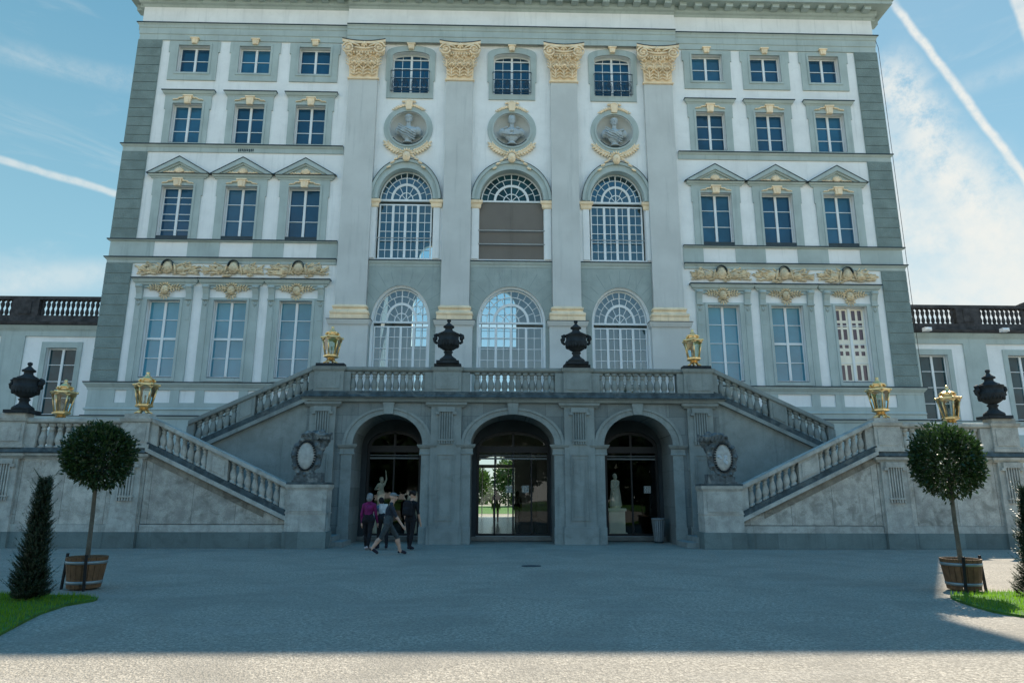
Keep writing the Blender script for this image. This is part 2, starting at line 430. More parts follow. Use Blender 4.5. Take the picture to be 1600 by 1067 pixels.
# ------------------------------------------------------------------ ornaments
def leaf(k, x, y, z, ang, ln, wd, th=.04):
    k.ell((x + cos(ang) * ln / 2, y, z + sin(ang) * ln / 2), (ln / 2, th, wd / 2), ang, 7, 4)
def mask_ornament(parent, cx, cz, y, w, h, m='ochre', wings=True, up=.25, seed=0):
    rnd = random.Random(seed); k = MB()
    k.ell((cx, y - .06, cz), (.17, .15, .23), 0, 12, 8)
    k.ell((cx, y - .20, cz - .02), (.035, .06, .07)); k.ell((cx, y - .18, cz - .13), (.07, .035, .025))
    for s_ in (-1, 1): k.ell((cx + s_ * .07, y - .18, cz + .06), (.04, .03, .018)); k.ell((cx + s_ * .10, y - .15, cz - .06), (.05, .04, .05))
    for i in range(9):
        t = pi * i / 8; leaf(k, cx + cos(t) * .15, y - .07, cz + .05 + sin(t) * .19, t, .15 + rnd.random() * .06, .085, .06)
    for i in range(7):
        t = pi + pi * (i + .5) / 7; leaf(k, cx + cos(t) * .12, y - .05, cz - .11 + sin(t) * .15, t, .13 + .09 * sin(pi * (i + .5) / 7), .075, .05)
    for s_ in (-1, 1):
        base = 0.0 if s_ > 0 else pi
        k.tube([(cx + s_ * (.16 + .54 * q), y - .04, cz + .02 + .10 * sin(2.6 * q)) for q in (0, .25, .5, .75, 1)], [.03, .028, .024, .02, .015], 6)
        for j in range(4):
            q = (j + .6) / 4; px = cx + s_ * (.18 + .48 * q); pz = cz + .02 + .10 * sin(2.6 * q)
            leaf(k, px, y - .06, pz, base + s_ * (1.15 - .2 * q), .22 - .04 * q, .085, .055)
            leaf(k, px, y - .05, pz, base - s_ * (1.05 + rnd.random() * .2), .20 - .06 * q, .08, .05)
        leaf(k, cx + s_ * .68, y - .05, cz + .08, base + s_ * .2, .16, .07, .05)
    return k.build('mask_relief', M[m], parent)
def trophy_relief(parent, cx, cz, y, w, h, seed):
    rnd = random.Random(seed); k = MB()
    for i in range(95):
        q = rnd.random(); s_ = rnd.choice((-1, 1)); px = q ** .8 * w / 2
        env = (1 - (px / (w / 2)) ** 2.2) * .5 + .22
        pz = (rnd.random() * 1.7 - .95) * env * h * .55
        a = (0 if s_ > 0 else pi) + s_ * (rnd.random() * 1.3 - .45)
        leaf(k, cx + s_ * px * .86, y - .02 - rnd.random() * .06, cz - h * .06 + pz, a, .16 + rnd.random() * .26, .05 + rnd.random() * .07, .03 + rnd.random() * .03)
    for s_ in (-1, 1):
        for j in range(5):
            p0 = (cx + s_ * .2, y - .07, cz - .2 + .05 * j)
            p1 = (cx + s_ * (w / 2 - .1 * j - rnd.random() * .1), y - .06, cz - .26 + j * .13 + rnd.random() * .06)
            k.tube([p0, p1], .022, 5); k.ell(p1, (.07, .03, .045), rnd.random())
        k.ell((cx + s_ * .62, y - .08, cz - .06), (.20, .06, .17), 0, 10, 6)
        k.ell((cx + s_ * .62, y - .13, cz - .06), (.11, .04, .09), 0, 10, 6)
        k.tube([(cx + s_ * (.25 + .13 * q), y - .11, cz + .2 - .35 * q * q) for q in (0, .3, .6, .9, 1.2)], [.03, .05, .05, .04, .02], 6)
    k.ell((cx, y - .09, cz + .02), (.23, .09, .30), 0, 12, 8)
    k.ell((cx, y - .15, cz + .0), (.13, .06, .19), 0, 10, 6)
    for j in range(6): leaf(k, cx - .2 + j * .08, y - .15, cz - .12, pi / 2 + (j - 2.5) * .2, .3, .05)
    o = k.build('trophy_relief', M['frieze'], parent)
    c = MB(); c.band(arc(cx, cz + .10, .275, .315, 14), arc(cx, cz + .10, .245, .285, 14), y - .17, y - .01)
    c.build('lead_hood', M['lead'], o)
    return o

def capital(parent, cx, y, z0, z1, w):
    """composite capital: astragal, two rows of acanthus, egg band, volutes, concave abacus"""
    k = MB(); h = z1 - z0; hw = w / 2
    k.mould(cx - hw, cx + hw, y, [(.03, z0), (.07, z0 + .03), (.07, z0 + .08), (.02, z0 + .11)], yb=y + .1)
    k.prism([(cx - hw, z0 + .1), (cx - hw - .02, z0 + h * .55), (cx - hw - .12, z0 + h * .90), (cx + hw + .12, z0 + h * .90), (cx + hw + .02, z0 + h * .55), (cx + hw, z0 + .1)], y - .02, y + .1)
    def acan(x, zb, ht, wd, out=.0):
        k.ell((x, y - .08 - out, zb + ht * .45), (.035, .07, ht * .46), 0, 7, 6)
        for j in range(4):
            q = j / 3; zz = zb + ht * (.10 + .24 * j); sp = wd * (.30 + .20 * sin(pi * (.25 + .5 * q)))
            for s_ in (-1, 1):
                a = pi / 2 - s_ * (.95 - .18 * j)
                for e_ in (0, 1):
                    k.ell((x + s_ * sp * (.50 + .35 * e_), y - .07 - out - .05 * q + .02 * e_, zz + .05 + .06 * e_), (ht * (.15 - .03 * e_), .05, wd * .085), a - s_ * .35 * e_, 7, 5)
        k.ell((x, y - .20 - out, zb + ht * .93), (wd * .30, .10, ht * .085), 0, 9, 6)
        for s_ in (-1, 1): k.ell((x + s_ * wd * .28, y - .17 - out, zb + ht * .86), (wd * .13, .07, ht * .07), s_ * -.6, 7, 5)
    for x in (-.62, .0, .62): acan(cx + x * hw, z0 + .11, h * .36, hw * .50, .03)
    for x in (-1.0, -.31, .31, 1.0): acan(cx + x * hw, z0 + h * .30, h * .30, hw * .42, .06)
    for j in range(10): k.ell((cx - hw * .90 + j * hw * .20, y - .15, z0 + h * .675), (.058, .07, .075), 0, 8, 6)
    k.tube([(cx - hw * 1.02, y - .14, z0 + h * .73), (cx + hw * 1.02, y - .14, z0 + h * .73)], .035, 6)
    for s_ in (-1, 1):
        vx, vz = cx + s_ * hw * 1.07, z0 + h * .765
        k.prism([(vx + .25 * cos(2 * pi * j / 18), vz + .25 * sin(2 * pi * j / 18)) for j in range(18)], y - .14, y + .06)
        pts = []
        for j in range(40):
            t = j / 39; a = pi / 2 - s_ * t * 3.9 * pi; r = .29 * (1 - t) + .035
            pts.append((vx + cos(a) * r, y - .27 - .05 * t, vz + sin(a) * r))
        k.tube(pts, [.046 * (1 - .25 * j / 39) for j in range(40)], 7)
        k.ell((vx, y - .30, vz), (.055, .06, .055), 0, 8, 6)
        k.tube([(cx + s_ * .14, y - .16, z0 + h * .80), (cx + s_ * hw * .45, y - .20, z0 + h * .86), (cx + s_ * hw * .8, y - .22, z0 + h * .895), (vx, y - .23, vz + .27)], [.03, .04, .045, .04], 6)
        k.tube([(cx + s_ * q * hw * .8, y - .20, z0 + h * .815 - .10 * sin(pi * (.5 + .5 * q))) for q in (0, .25, .5, .75, 1)], [.05, .055, .05, .04, .03], 6)
    k.ell((cx, y - .24, z0 + h * .885), (.12, .10, .10), 0, 9, 6)
    for j in range(6): leaf(k, cx, y - .22, z0 + h * .875, 2 * pi * (j + .5) / 6, .19, .09, .05)
    n = 12; aw = hw + .36; fr = []
    for j in range(n + 1):
        q = -1 + 2 * j / n; fr.append((cx + q * aw, y - .34 + .17 * (1 - q * q)))
    k.prism([(cx - aw + .06, y + .1)] + fr + [(cx + aw - .06, y + .1)], z0 + h * .915, z1 - .045, 'z')
    o = k.build('capital', M['ochre'], parent)
    fr2 = [(x, yy - .02) for x, yy in fr]
    MB().prism([(cx - aw + .06, y + .1)] + fr2 + [(cx + aw - .06, y + .1)], z1 - .044, z1 - .005, 'z').build('lead_cover', M['lead'], o)
    return o

# ================================================================== PALACE
F = 30.0
XC = (15.79, 12.79, 9.83)
BX = 5.05
palace = empty('palace_pavilion', (0, F, 0), 'tall white and grey-green palace block with giant pilasters and gold capitals behind the staircase', 'palace')
def ppart(mb, name, m, par=None): return mb.build(name, M[m] if isinstance(m, str) else m, par or palace)

holes = []
for s_ in (-1, 1):
    for x in XC:
        c = s_ * x
        holes += [rect(c - .78, c + .78, 21.87, 23.40), rect(c - .73, c + .73, 18.06, 20.19), rect(c - .755, c + .755, 13.13, 15.86), rect(c - .755, c + .755, 6.64, 10.26)]
    holes.append(rect(s_ * 14.95 - .45, s_ * 14.95 + .45, 3.0, 4.78))
for c, a, a0, a2 in ((-BX, .93, 1.34, 1.33), (0, .93, 1.53, 1.56), (BX, .93, 1.34, 1.33)):
    holes.append([(c - a, 20.93), (c - a, 23.02)] + arc(c, 23.02, a, .27, 10)[1:-1] + [(c + a, 23.02), (c + a, 20.93)])
    holes.append(arch_loop(c, a0, 12.36, 15.33, 1.60))
    holes.append(arch_loop(c, a2, 5.0, 9.30, 1.72))
    holes.append([(c + .91 * cos(2 * pi * j / 28), 19.03 + .91 * sin(2 * pi * j / 28)) for j in range(28)])
hole_free = [(-18.5, .0), (-18.5, 25.9), (18.5, 25.9), (18.5, .0)]
wall = MB().sheet(hole_free, holes + [rect(-6.9, 6.9, .02, 4.62)], F, F + .45)
wall = ppart(wall, 'wall', 'plaster')
# the other walls
for s_ in (-1, 1): ppart(MB().box(s_ * 18.5, s_ * 18.2, F + .452, 49.2, 0, 25.9), 'side_wall', 'plaster')
RB = -0.65
rh = [rect(RB - 1.35, RB + 1.35, .17, 3.55), arch_loop(RB, 1.3, 3.78, 3.8, .55)]
for c, a in ((-BX, 1.3), (0, 1.45), (BX, 1.3)):
    rh += [arch_loop(RB + c, a, 12.4, 15.3, 1.5), arch_loop(RB + c, a, 5.4, 9.3, 1.5), arch_loop(RB + c, .9, 17.6, 19.4, .9)]
ppart(MB().sheet([(-18.5, 0), (-18.5, 25.9), (18.5, 25.9), (18.5, 0)], rh, 49.202, 49.6), 'rear_wall', 'plaster')
rb = MB()
for c, a in ((-BX, 1.3), (0, 1.45), (BX, 1.3)):
    for (z0, z1) in ((12.4, 16.8), (5.4, 10.8)):
        for j in range(-2, 3): rb.box(RB + c + j * a / 2.5 - .03, RB + c + j * a / 2.5 + .03, 49.3, 49.36, z0, z1)
        z = z0 + .6
        while z < z1: rb.box(RB + c - a, RB + c + a, 49.31, 49.35, z - .02, z + .02); z += .62
for xx in (-.95, -.03, .9): rb.box(RB + xx - .035, RB + xx + .035, 49.3, 49.38, .17, 3.55)
rb.box(RB - .07, RB + .07, 49.3, 49.4, 3.8, 4.35)
ppart(rb, 'rear_window_bars', 'sash')
# great hall and ground passage (room shells)
hall = MB()
hall.box(-8.4, 8.4, F + .46, 49.19, 4.72, 4.98)
ppart(hall, 'hall_floor', 'int_floor')
hw_ = MB()
for s_ in (-1, 1): hw_.box(s_ * 8.4, s_ * 8.7, F + .46, 49.19, 4.99, 21.2)
hw_.box(-8.7, 8.7, F + .46, 49.19, 21.21, 21.4)
ppart(hw_, 'hall_wall', 'int_wall')
pf = MB().box(-6.9, 6.9, 25.52, 49.19, 0.02, .16)
ppart(pf, 'passage_floor', 'int_floor')
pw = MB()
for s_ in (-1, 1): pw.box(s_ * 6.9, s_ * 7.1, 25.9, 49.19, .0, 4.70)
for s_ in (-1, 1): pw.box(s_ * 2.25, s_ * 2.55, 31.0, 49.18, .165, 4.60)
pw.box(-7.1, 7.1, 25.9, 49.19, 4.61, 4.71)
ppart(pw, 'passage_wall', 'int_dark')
# entrance doorways under the terrace
dh = []
for c, a in ((-4.43, 1.0), (0, 1.36), (4.43, 1.0)):
    dh += [[(c - a, .161), (c - a, 3.36)] + arc(c, 3.36, a, .62, 14)[1:-1] + [(c + a, 3.36), (c + a, .161)]]
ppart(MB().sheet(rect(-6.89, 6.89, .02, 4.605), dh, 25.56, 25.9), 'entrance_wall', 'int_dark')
for c, a in ((-4.43, 1.0), (0, 1.36), (4.43, 1.0)):
    d = MB(); y = 25.66
    d.box(c - a + .004, c - a + .09, y, y + .12, .165, 3.30); d.box(c + a - .09, c + a - .004, y, y + .12, .165, 3.30)
    d.box(c - a + .004, c + a - .004, y - .03, y + .13, 3.18, 3.42)
    d.band(arc(c, 3.36, a - .004, .615, 16), arc(c, 3.36, a - .12, .50, 16), y, y + .12)
    d.box(c - .04, c + .04, y, y + .12, 3.42, 3.9)
    n = 2 if a < 1.2 else 4
    for j in range(1, n): d.box(c - a + 2 * a * j / n - .03, c - a + 2 * a * j / n + .03, y + .01, y + .1, .2, 3.18)
    d.box(c - a + .09, c + a - .09, y + .01, y + .1, .165, .26)
    o = ppart(d, 'glass_door', 'door_dark')
    MB().add([(c - a + .02, y + .05, .18), (c + a - .02, y + .05, .18), (c + a - .02, y + .05, 3.2), (c - a + .02, y + .05, 3.2)], [(0, 1, 2, 3)]).build('pane', M['door_glass'], o)
    ap = arc(c, 3.40, a - .08, .50); MB().add([(x_, y + .05, z_) for x_, z_ in ap], [tuple(range(len(ap)))]).build('fanlight_pane', M['door_glass'], o)
    t = MB().box(c - a + .1, c + a - .1, y - .02, y + .09, 2.93, 2.99).box(c - a + .1, c + a - .1, y - .02, y + .09, 3.05, 3.08)
    t.build('transom_bar', M['bin'], o)
    MB().box(c - a, c + a, y - .1, y + .14, .161, .185).build('threshold', M['hoop'], o)
    for q in ((-.55, .0) if a < 1.2 else (-.27, .33)):
        if a < 1.2 and c < 0: continue
        if a < 1.2 and q < -.1: continue
        xx = c + q + (.45 if a < 1.2 else 0)
        st = MB()
        for i in range(2):
            for j in range(2):
                bx, bz = xx + i * .13, 1.72 + j * .13
                st.sheet(rect(bx, bx + .12, bz, bz + .12), [rect(bx + .016, bx + .104, bz + .016, bz + .104)], y + .035, y + .044)
                st.box(bx + .04, bx + .08, y + .036, y + .044, bz + .03, bz + .09)
        st.build('door_sign', M['sticker'], o)

# --- quoins
for s_ in (-1, 1):
    bk = MB().box(s_ * 17.42, s_ * 18.53, F - .035, F - .002, 6.45, 23.68)
    q = bk.build('quoin_strip', M['trim'], palace)
    for z0, z1 in ((6.47, 11.98), (12.28, 12.28), (13.16, 17.6), (17.98, 23.68)):
        if z1 - z0 < .3: continue
        n = round((z1 - z0) / .48); hh = (z1 - z0) / n
        b = MB()
        for j in range(n):
            b.box(s_ * 17.43, s_ * 18.6, F - .075, F + .35, z0 + j * hh + .012, z0 + (j + 1) * hh - .012)
        b.build('quoin_blocks', M['quoin'], palace)
# --- string courses
def course(name, x0, x1, prof, m='trim', lead=None, y=F, rl=True, rr=True):
    o = MB().mould(x0, x1, y, prof, rl, rr).build(name, M[m], palace)
    if lead:
        p, z = lead; MB().mould(x0, x1, y, [(p, z), (p + .02, z + .01), (p + .02, z + .055), (0, z + .075)], rl, rr).build('lead_flashing', M['lead'], o)
    return o
for s_ in (-1, 1):
    def cs(x0, x1, prof, lead, name='string_course', m='trim'):
        a, b = (x0, x1) if s_ > 0 else (-x1, -x0)
        course(name, a, b, prof, m, lead, F, s_ < 0, s_ > 0)
    xi = 8.12
    cs(xi, 18.55, [(.05, 17.6), (.06, 17.82), (.10, 17.86), (.15, 17.93)], (.15, 17.932))
    cs(xi, 18.55, [(.08, 13.05), (.12, 13.08), (.13, 13.10)], (.13, 13.101))
    cs(xi, 18.55, [(.05, 11.99), (.06, 12.12), (.10, 12.16), (.15, 12.22)], (.15, 12.222))
    cs(xi, 18.6, [(.06, 6.1), (.08, 6.2), (.12, 6.25), (.2, 6.36), (.2, 6.40)], (.2, 6.401))
    segs = [8.1]
    for x in sorted(XC): segs += [x - .77, x + .77]
    segs.append(18.57)
    for j in range(0, len(segs), 2): MB().box(s_ * segs[j], s_ * segs[j + 1], F - .03, F - .002, 12.272, 13.049).build('parapet_band', M['trim'], palace)
    # base
    b = MB(); segs = [8.1]
    for x in sorted(XC): segs += [x - 1.12 - .02, x - .75, None, x + .75, x + 1.14, None]
    xs = [8.1] + [v for x in sorted(XC) for v in (x - 1.14, x - .75, x + .75, x + 1.14)] + [17.5, 18.62]
    gl = [(8.1, XC[2] - 1.15 - .1)]
    for x in sorted(XC): gl += [(x - 1.15, x - .76), (x + .76, x + 1.15)]
    gl += [(17.45, 18.62)]
    for a_, b_ in gl: b.box(s_ * a_, s_ * b_, F - .05, F - .002, 5.541, 6.099)
    b.box(s_ * 8.1, s_ * 18.63, F - .051, F - .002, 3.0, 5.54)
    b.build('base_band', M['trim'], palace)
    cs(xi, 18.62, [(.052, 5.20), (.09, 5.23), (.09, 5.28), (.052, 5.32)], None)
    cs(xi, 18.62, [(.053, 4.80), (.10, 4.85), (.14, 4.93)], (.14, 4.931))
    bw = MB().box(s_ * 14.95 - .44, s_ * 14.95 + .44, F + .2, F + .24, 3.0, 4.77); bw.build('basement_window', M['lead'], palace)

# --- flank windows
rseed = 0
for s_ in (-1, 1):
    for ci, x in enumerate(XC):
        c = s_ * x; yw = F + .20
        # top row
        casement(palace, c, 21.93, 23.38, 1.54, yw, [.5], 1, 'pane' if (ci + s_) % 3 else 'pane_mid')
        sr = surround(palace, c, (c - .78, c + .78, 21.87, 23.40), (c - 1.25, c + 1.25, 21.46, 23.62), F - .06, F - .002)
        keystone(sr, c, 23.44, 23.78, .24, .34, F - .17, F - .004)
        # second row
        casement(palace, c, 18.13, 20.17, 1.44, yw, [.333, .667], 1, 'pane' if ci != 0 else 'pane_mid')
        sr = surround(palace, c, (c - .73, c + .73, 18.06, 20.19), (c - 1.12, c + 1.12, 17.985, 20.6), F - .06, F - .002, .06)
        keystone(sr, c, 20.13, 20.585, .28, .38, F - .16, F - .004, True)
        co = MB().mould(c - 1.08, c + 1.08, F - .001, [(.07, 20.6), (.09, 20.66), (.13, 20.68), (.19, 20.80)]).build('window_cornice', M['trim'], sr)
        MB().mould(c - 1.08, c + 1.08, F - .001, [(.19, 20.802), (.21, 20.81), (.21, 20.855), (.0, 20.90)]).build('lead_flashing', M['lead'], co)
        # piano nobile row with pediment
        casement(palace, c, 13.36, 15.84, 1.48, yw, [.14, .333, .46, .667, .80] if (s_ < 0 and ci == 0) else [.333, .667], 1, 'pane_mid' if (ci + (s_ > 0)) % 2 else 'pane', sill=False)
        MB().box(c - .75, c + .75, F - .04, F + .22, 13.155, 13.345).build('sill', M['lead'], palace)
        sr = surround(palace, c, (c - .755, c + .755, 13.13, 15.86), (c - 1.18, c + 1.18, 13.151, 16.21), F - .06, F - .002, .05)
        keystone(sr, c, 15.80, 16.20, .30, .40, F - .17, F - .004, True)
        pd = MB()
        pd.mould(c - 1.22, c + 1.22, F - .001, [(.07, 16.215), (.10, 16.29), (.15, 16.31), (.19, 16.40)])
        for sg in (-1, 1):
            pl = [(c + sg * 1.42, 16.425), (c, 17.26), (c, 17.02), (c + sg * 1.10, 16.425)]
            pd.prism(pl, F - .22, F - .002)
            pl = [(c + sg * 1.12, 16.425), (c, 17.03), (c, 16.93), (c + sg * .92, 16.425)]
            pd.prism(pl, F - .14, F - .003)
        pd.prism([(c - 1.0, 16.423), (c, 16.99), (c + 1.0, 16.423)], F - .06, F - .004)
        pd = pd.build('pediment', M['trim'], sr)
        fl = MB().box(c - 1.43, c + 1.43, F - .235, F - .141, 16.402, 16.424)
        for sg in (-1, 1): fl.prism([(c + sg * 1.50, 16.426), (c, 17.31), (c, 17.262), (c + sg * 1.425, 16.426)], F - .235, F - .003)
        fl.build('lead_flashing', M['lead'], pd)
        sh = MB(); sh.ell((c, F - .07, 16.60), (.20, .09, .18), 0, 10, 6)
        for j in range(9): leaf(sh, c, F - .12, 16.52, pi * (j + .5) / 9, .27, .07, .05)
        for sg in (-1, 1):
            for j in range(4): leaf(sh, c + sg * (.2 + .14 * j), F - .08, 16.50, (0 if sg > 0 else pi) + sg * .35, .22, .09 - .012 * j)
        sh.build('shell_relief', M['ochre'], pd)
        # frieze trophy and ground row
        rseed += 1
        trophy_relief(palace, c, 11.74, F - .004, 2.75, .78, rseed)
        pn = 'pane_blind'
        if s_ > 0 and ci == 0: pn = 'pane_purple'
        tr = .5 if (s_ < 0 and ci < 2) or (s_ > 0 and ci == 1) else None
        if ci == 0 and s_ > 0:
            wn = casement(palace, c, 6.70, 10.24, 1.48, yw, [.25, .5, .75], 1, pn)
            lt = MB(); y0 = yw + .03
            for sg in (-1, 1):
                xa, xb = (c - .685, c - .055) if sg < 0 else (c + .055, c + .685)
                hs = []
                for (za, zb) in ((6.8, 7.5), (7.95, 8.15), (8.3, 8.5), (8.7, 9.2), (9.3, 9.5), (9.62, 10.1)):
                    hs += [rect(xa + .07, xa + .25, za, zb), rect(xa + .36, xa + .54, za, zb)]
                lt.sheet(rect(xa, xb, 6.77, 10.17), hs, y0, y0 + .012)
            lt.build('lattice_panel', M['marble'], wn)  # white slotted panel giving the pale grid pattern in this window
        else:
            casement(palace, c, 6.70, 10.24, 1.48, yw, [.25, .75] if tr else [.25, .5, .75], 1, pn, tr)
        sr = MB()
        k = .006
        sr.sheet([(c - .98, 6.455), (c - .98, 10.36), (c + .98, 10.36), (c + .98, 6.455)], [rect(c - .755 + k, c + .755 - k, 6.64 + k, 10.26 - k)], F - .055, F - .002)
        sr.sheet(rect(c - .86, c + .86, 6.5, 10.34), [rect(c - .755 + 2 * k, c + .755 - 2 * k, 6.64 + 2 * k, 10.26 - 2 * k)], F - .085, F - .05)
        for sg in (-1, 1):
            sr.box(c + sg * .985, c + sg * 1.27, F - .07, F - .002, 6.457, 10.92)
            sr.box(c + sg * 1.0, c + sg * 1.25, F - .085, F - .069, 6.46, 6.75)
        sr.box(c - .98, c + .98, F - .05, F - .002, 10.79, 10.92)
        sr = sr.build('window_surround', M['trim'], palace)
        for sg in (-1, 1):
            cn = MB(); q = c + sg * 1.12
            cn.prism([(F - .07, 10.93), (F - .26, 10.93), (F - .24, 10.8), (F - .13, 10.5), (F - .12, 10.3), (F - .07, 10.28)], q - .13, q + .13, 'x')
            cn.tube([(q - .14, F - .20, 10.84), (q + .14, F - .20, 10.84)], .085, 8)
            cn.box(q - .16, q + .16, F - .15, F - .07, 10.24, 10.30)
            for j in (-1, 0, 1): cn.ell((q + j * .05, F - .09, 10.1 - .06 * (1 - abs(j))), (.03, .03, .12))
            cn.box(q - .09, q + .09, F - .085, F - .07, 9.3, 9.95)
            cn.build('console', M['trim'], sr)
        cr = MB().mould(c - 1.28, c + 1.28, F - .001, [(.07, 10.94), (.10, 11.02), (.16, 11.06), (.21, 11.18), (.24, 11.2)]).build('window_cornice', M['trim'], sr)
        MB().mould(c - 1.28, c + 1.28, F - .001, [(.24, 11.202), (.26, 11.21), (.26, 11.26), (.0, 11.32)]).build('lead_flashing', M['lead'], cr)
        mask_ornament(sr, c, 10.70, F - .03, 1.6, .62, 'frieze', seed=rseed + 50, up=.05)

# --- centre: pilasters
PY = F - .26
for px in (-7.32, -2.58, 2.56, 7.25):
    hw2 = .70 if abs(px) > 5 else .655
    p = MB().box(px - hw2, px + hw2, PY, F - .003, 10.05, 21.5).build('pilaster', M['pilaster'], palace)
    bs = MB()
    bs.mould(px - hw2, px + hw2, PY, [(.03, 9.86), (.08, 9.89), (.10, 9.93), (.08, 9.98), (.03, 10.0), (.002, 10.045)], yb=F - .004)
    bs.mould(px - hw2, px + hw2, PY, [(.11, 9.55), (.16, 9.58), (.18, 9.64), (.16, 9.71), (.10, 9.74), (.055, 9.78), (.05, 9.83), (.07, 9.859)], yb=F - .004)
    bs.box(px - hw2 - .15, px + hw2 + .15, PY - .16, F - .004, 9.335, 9.549)
    bs.build('pilaster_base', M['ochre'], p)
    pe = MB(); pw2 = hw2 + .17
    pe.mould(px - pw2, px + pw2, PY - .10, [(.0, 8.98), (.01, 9.05), (.06, 9.10), (.10, 9.22), (.12, 9.30)], yb=F - .004)
    pe.box(px - pw2, px + pw2, PY - .10, F - .004, 4.99, 8.979)
    pe.mould(px - pw2, px + pw2, PY - .10, [(.08, 4.99), (.08, 5.5), (.04, 5.6), (.002, 5.62)], yb=F - .0035)
    pe = pe.build('pilaster_pedestal', M['pilaster'], p)
    MB().mould(px - pw2, px + pw2, PY - .10, [(.12, 9.301), (.135, 9.31), (.135, 9.332), (.0, 9.333)], yb=F - .004).build('lead_flashing', M['lead'], pe)
    capital(p, px, PY, 21.51, 23.58, 2 * hw2)

for bi, (c, xl, xr) in enumerate(((-BX, -6.60, -3.25), (0, -1.91, 1.89), (BX, 3.23, 6.54))):
    a = 1.255 if bi != 1 else 1.47
    yw = F + .28
    # top window, segmental head, iron rail
    wn = casement(palace, c, 20.98, 23.03, 1.84, yw, [.25, .5, .75], 2, 'pane', None, 2, True, .06)
    sg_ = MB(); sg_.band(arc(c, 23.03, .918, .255, 12), arc(c, 23.03, .85, .19, 12), yw, yw + .07); sg_.box(c - .05, c + .05, yw - .02, yw + .06, 23.03, 23.25)
    for q in (-.44, .44): sg_.box(c + q - .013, c + q + .013, yw + .012, yw + .068, 23.031, 23.21)
    sg_.build('window_head', M['sash'], wn)
    MB().prism(arc(c, 23.032, .9, .24), yw + .045, yw + .055).build('pane', M['pane'], wn)
    sr = MB()
    inner = [(c - .92, 20.95), (c - .92, 23.02)] + arc(c, 23.02, .92, .262, 10)[1:-1] + [(c + .92, 23.02), (c + .92, 20.95)]
    outer = [(c - 1.15, 20.66), (c - 1.15, 21.6), (c - 1.22, 21.65), (c - 1.22, 23.2)] + arc(c, 23.2, 1.22, .40, 10)[1:-1] + [(c + 1.22, 23.2), (c + 1.22, 21.65), (c + 1.15, 21.6), (c + 1.15, 20.66)]
    sr.sheet(outer, [inner], F - .06, F - .002)
    sr = sr.build('window_surround', M['trim'], palace)
    keystone(sr, c, 23.33, 23.66, .24, .34, F - .19, F - .004)
    ir = MB(); yr = F - .15
    ir.box(c - .96, c + .96, yr - .015, yr + .015, 22.10, 22.13); ir.box(c - .96, c + .96, yr - .015, yr + .015, 21.68, 21.70); ir.box(c - .96, c + .96, yr - .015, yr + .015, 20.99, 21.02)
    for j in range(9): ir.box(c - .95 + j * .2375 - .009, c - .95 + j * .2375 + .009, yr - .009, yr + .009, 21.0, 22.11)
    for j in range(4):
        xx = c - .95 + .2375 + j * .475
        for sg in (-1, 1):
            ir.tube([(xx + sg * (.03 + .16 * q * (1 - q / 3)) * cos(q * 4.3), yr, 21.35 + .27 * sin(q * 4.3) * (1 - q / 4)) for q in [i / 10 for i in range(13)]], .017, 5)
            ir.tube([(xx + sg * .17 * sin(q), yr, 21.35 - .28 * cos(q)) for q in [i * pi / 8 for i in range(9)]], .014, 5)
    for sg in (-1, 1): ir.box(c + sg * .96 - .012, c + sg * .96 + .012, yr, F - .06, 22.09, 22.13)
    ir.build('iron_railing', M['rail_iron'], palace)
    # niche
    ni = MB()
    ni.band([(c + 1.19 * cos(t), 19.03 + 1.19 * sin(t)) for t in [pi / 2 + 2 * pi * j / 40 for j in range(41)]],
            [(c + .925 * cos(t), 19.03 + .925 * sin(t)) for t in [pi / 2 + 2 * pi * j / 40 for j in range(41)]], F - .05, F - .002)
    ni.band([(c + 1.0 * cos(t), 19.03 + 1.0 * sin(t)) for t in [pi / 2 + 2 * pi * j / 40 for j in range(41)]],
            [(c + .905 * cos(t), 19.03 + .905 * sin(t)) for t in [pi / 2 + 2 * pi * j / 40 for j in range(41)]], F - .09, F - .045)
    ni = ni.build('niche_surround', M['trim'], palace)
    # bowl behind the bust
    bw = MB(); n = 28; rings = 6; vs = []
    for i in range(rings + 1):
        t = pi / 2 * i / rings
        for j in range(n): vs.append((c + .92 * cos(t) * cos(2 * pi * j / n), F + .40 * sin(t) + .05, 19.03 + .92 * cos(t) * sin(2 * pi * j / n)))
    bw.add(vs, [(i * n + j, i * n + (j + 1) % n, (i + 1) * n + (j + 1) % n, (i + 1) * n + j) for i in range(rings) for j in range(n)], True)
    bw.build('niche_bowl', M['pilaster'], ni)
    MB().band(arc(c, 19.03, .90, .905, 16, pi * 1.20, pi * 1.80), arc(c, 19.03, .86, .865, 16, pi * 1.20, pi * 1.80), F - .1, F + .18).build('lead_sill', M['lead'], ni)
    kk = MB(); kk.prism([(c - .13, 20.0), (c - .19, 20.45), (c + .19, 20.45), (c + .13, 20.0)], F - .17, F - .05)
    for sg in (-1, 1):
        for j in range(6):
            t = pi / 2 - sg * (.20 + .09 * j); leaf(kk, c + 1.10 * cos(t), F - .07, 19.05 + 1.16 * sin(t), t + sg * 1.1, .20, .09)
            leaf(kk, c + 1.12 * cos(t), F - .08, 19.07 + 1.16 * sin(t), t - sg * .7, .16, .07)
        kk.ell((c + sg * .25, F - .1, 20.45), (.12, .06, .07), sg * -.3)
    kk.ell((c, F - .12, 20.48), (.15, .07, .06)); kk.build('keystone', M['ochre'], ni)
    # upper great window
    ao = MB()
    ao.band(arc(c, 15.31, a + .43, 2.02, 32), arc(c, 15.31, a + .30, 1.88, 32), F - .20, F - .002)
    ao.band(arc(c, 15.31, a + .302, 1.882, 32), arc(c, 15.31, a + .17, 1.70, 32), F - .13, F - .003)
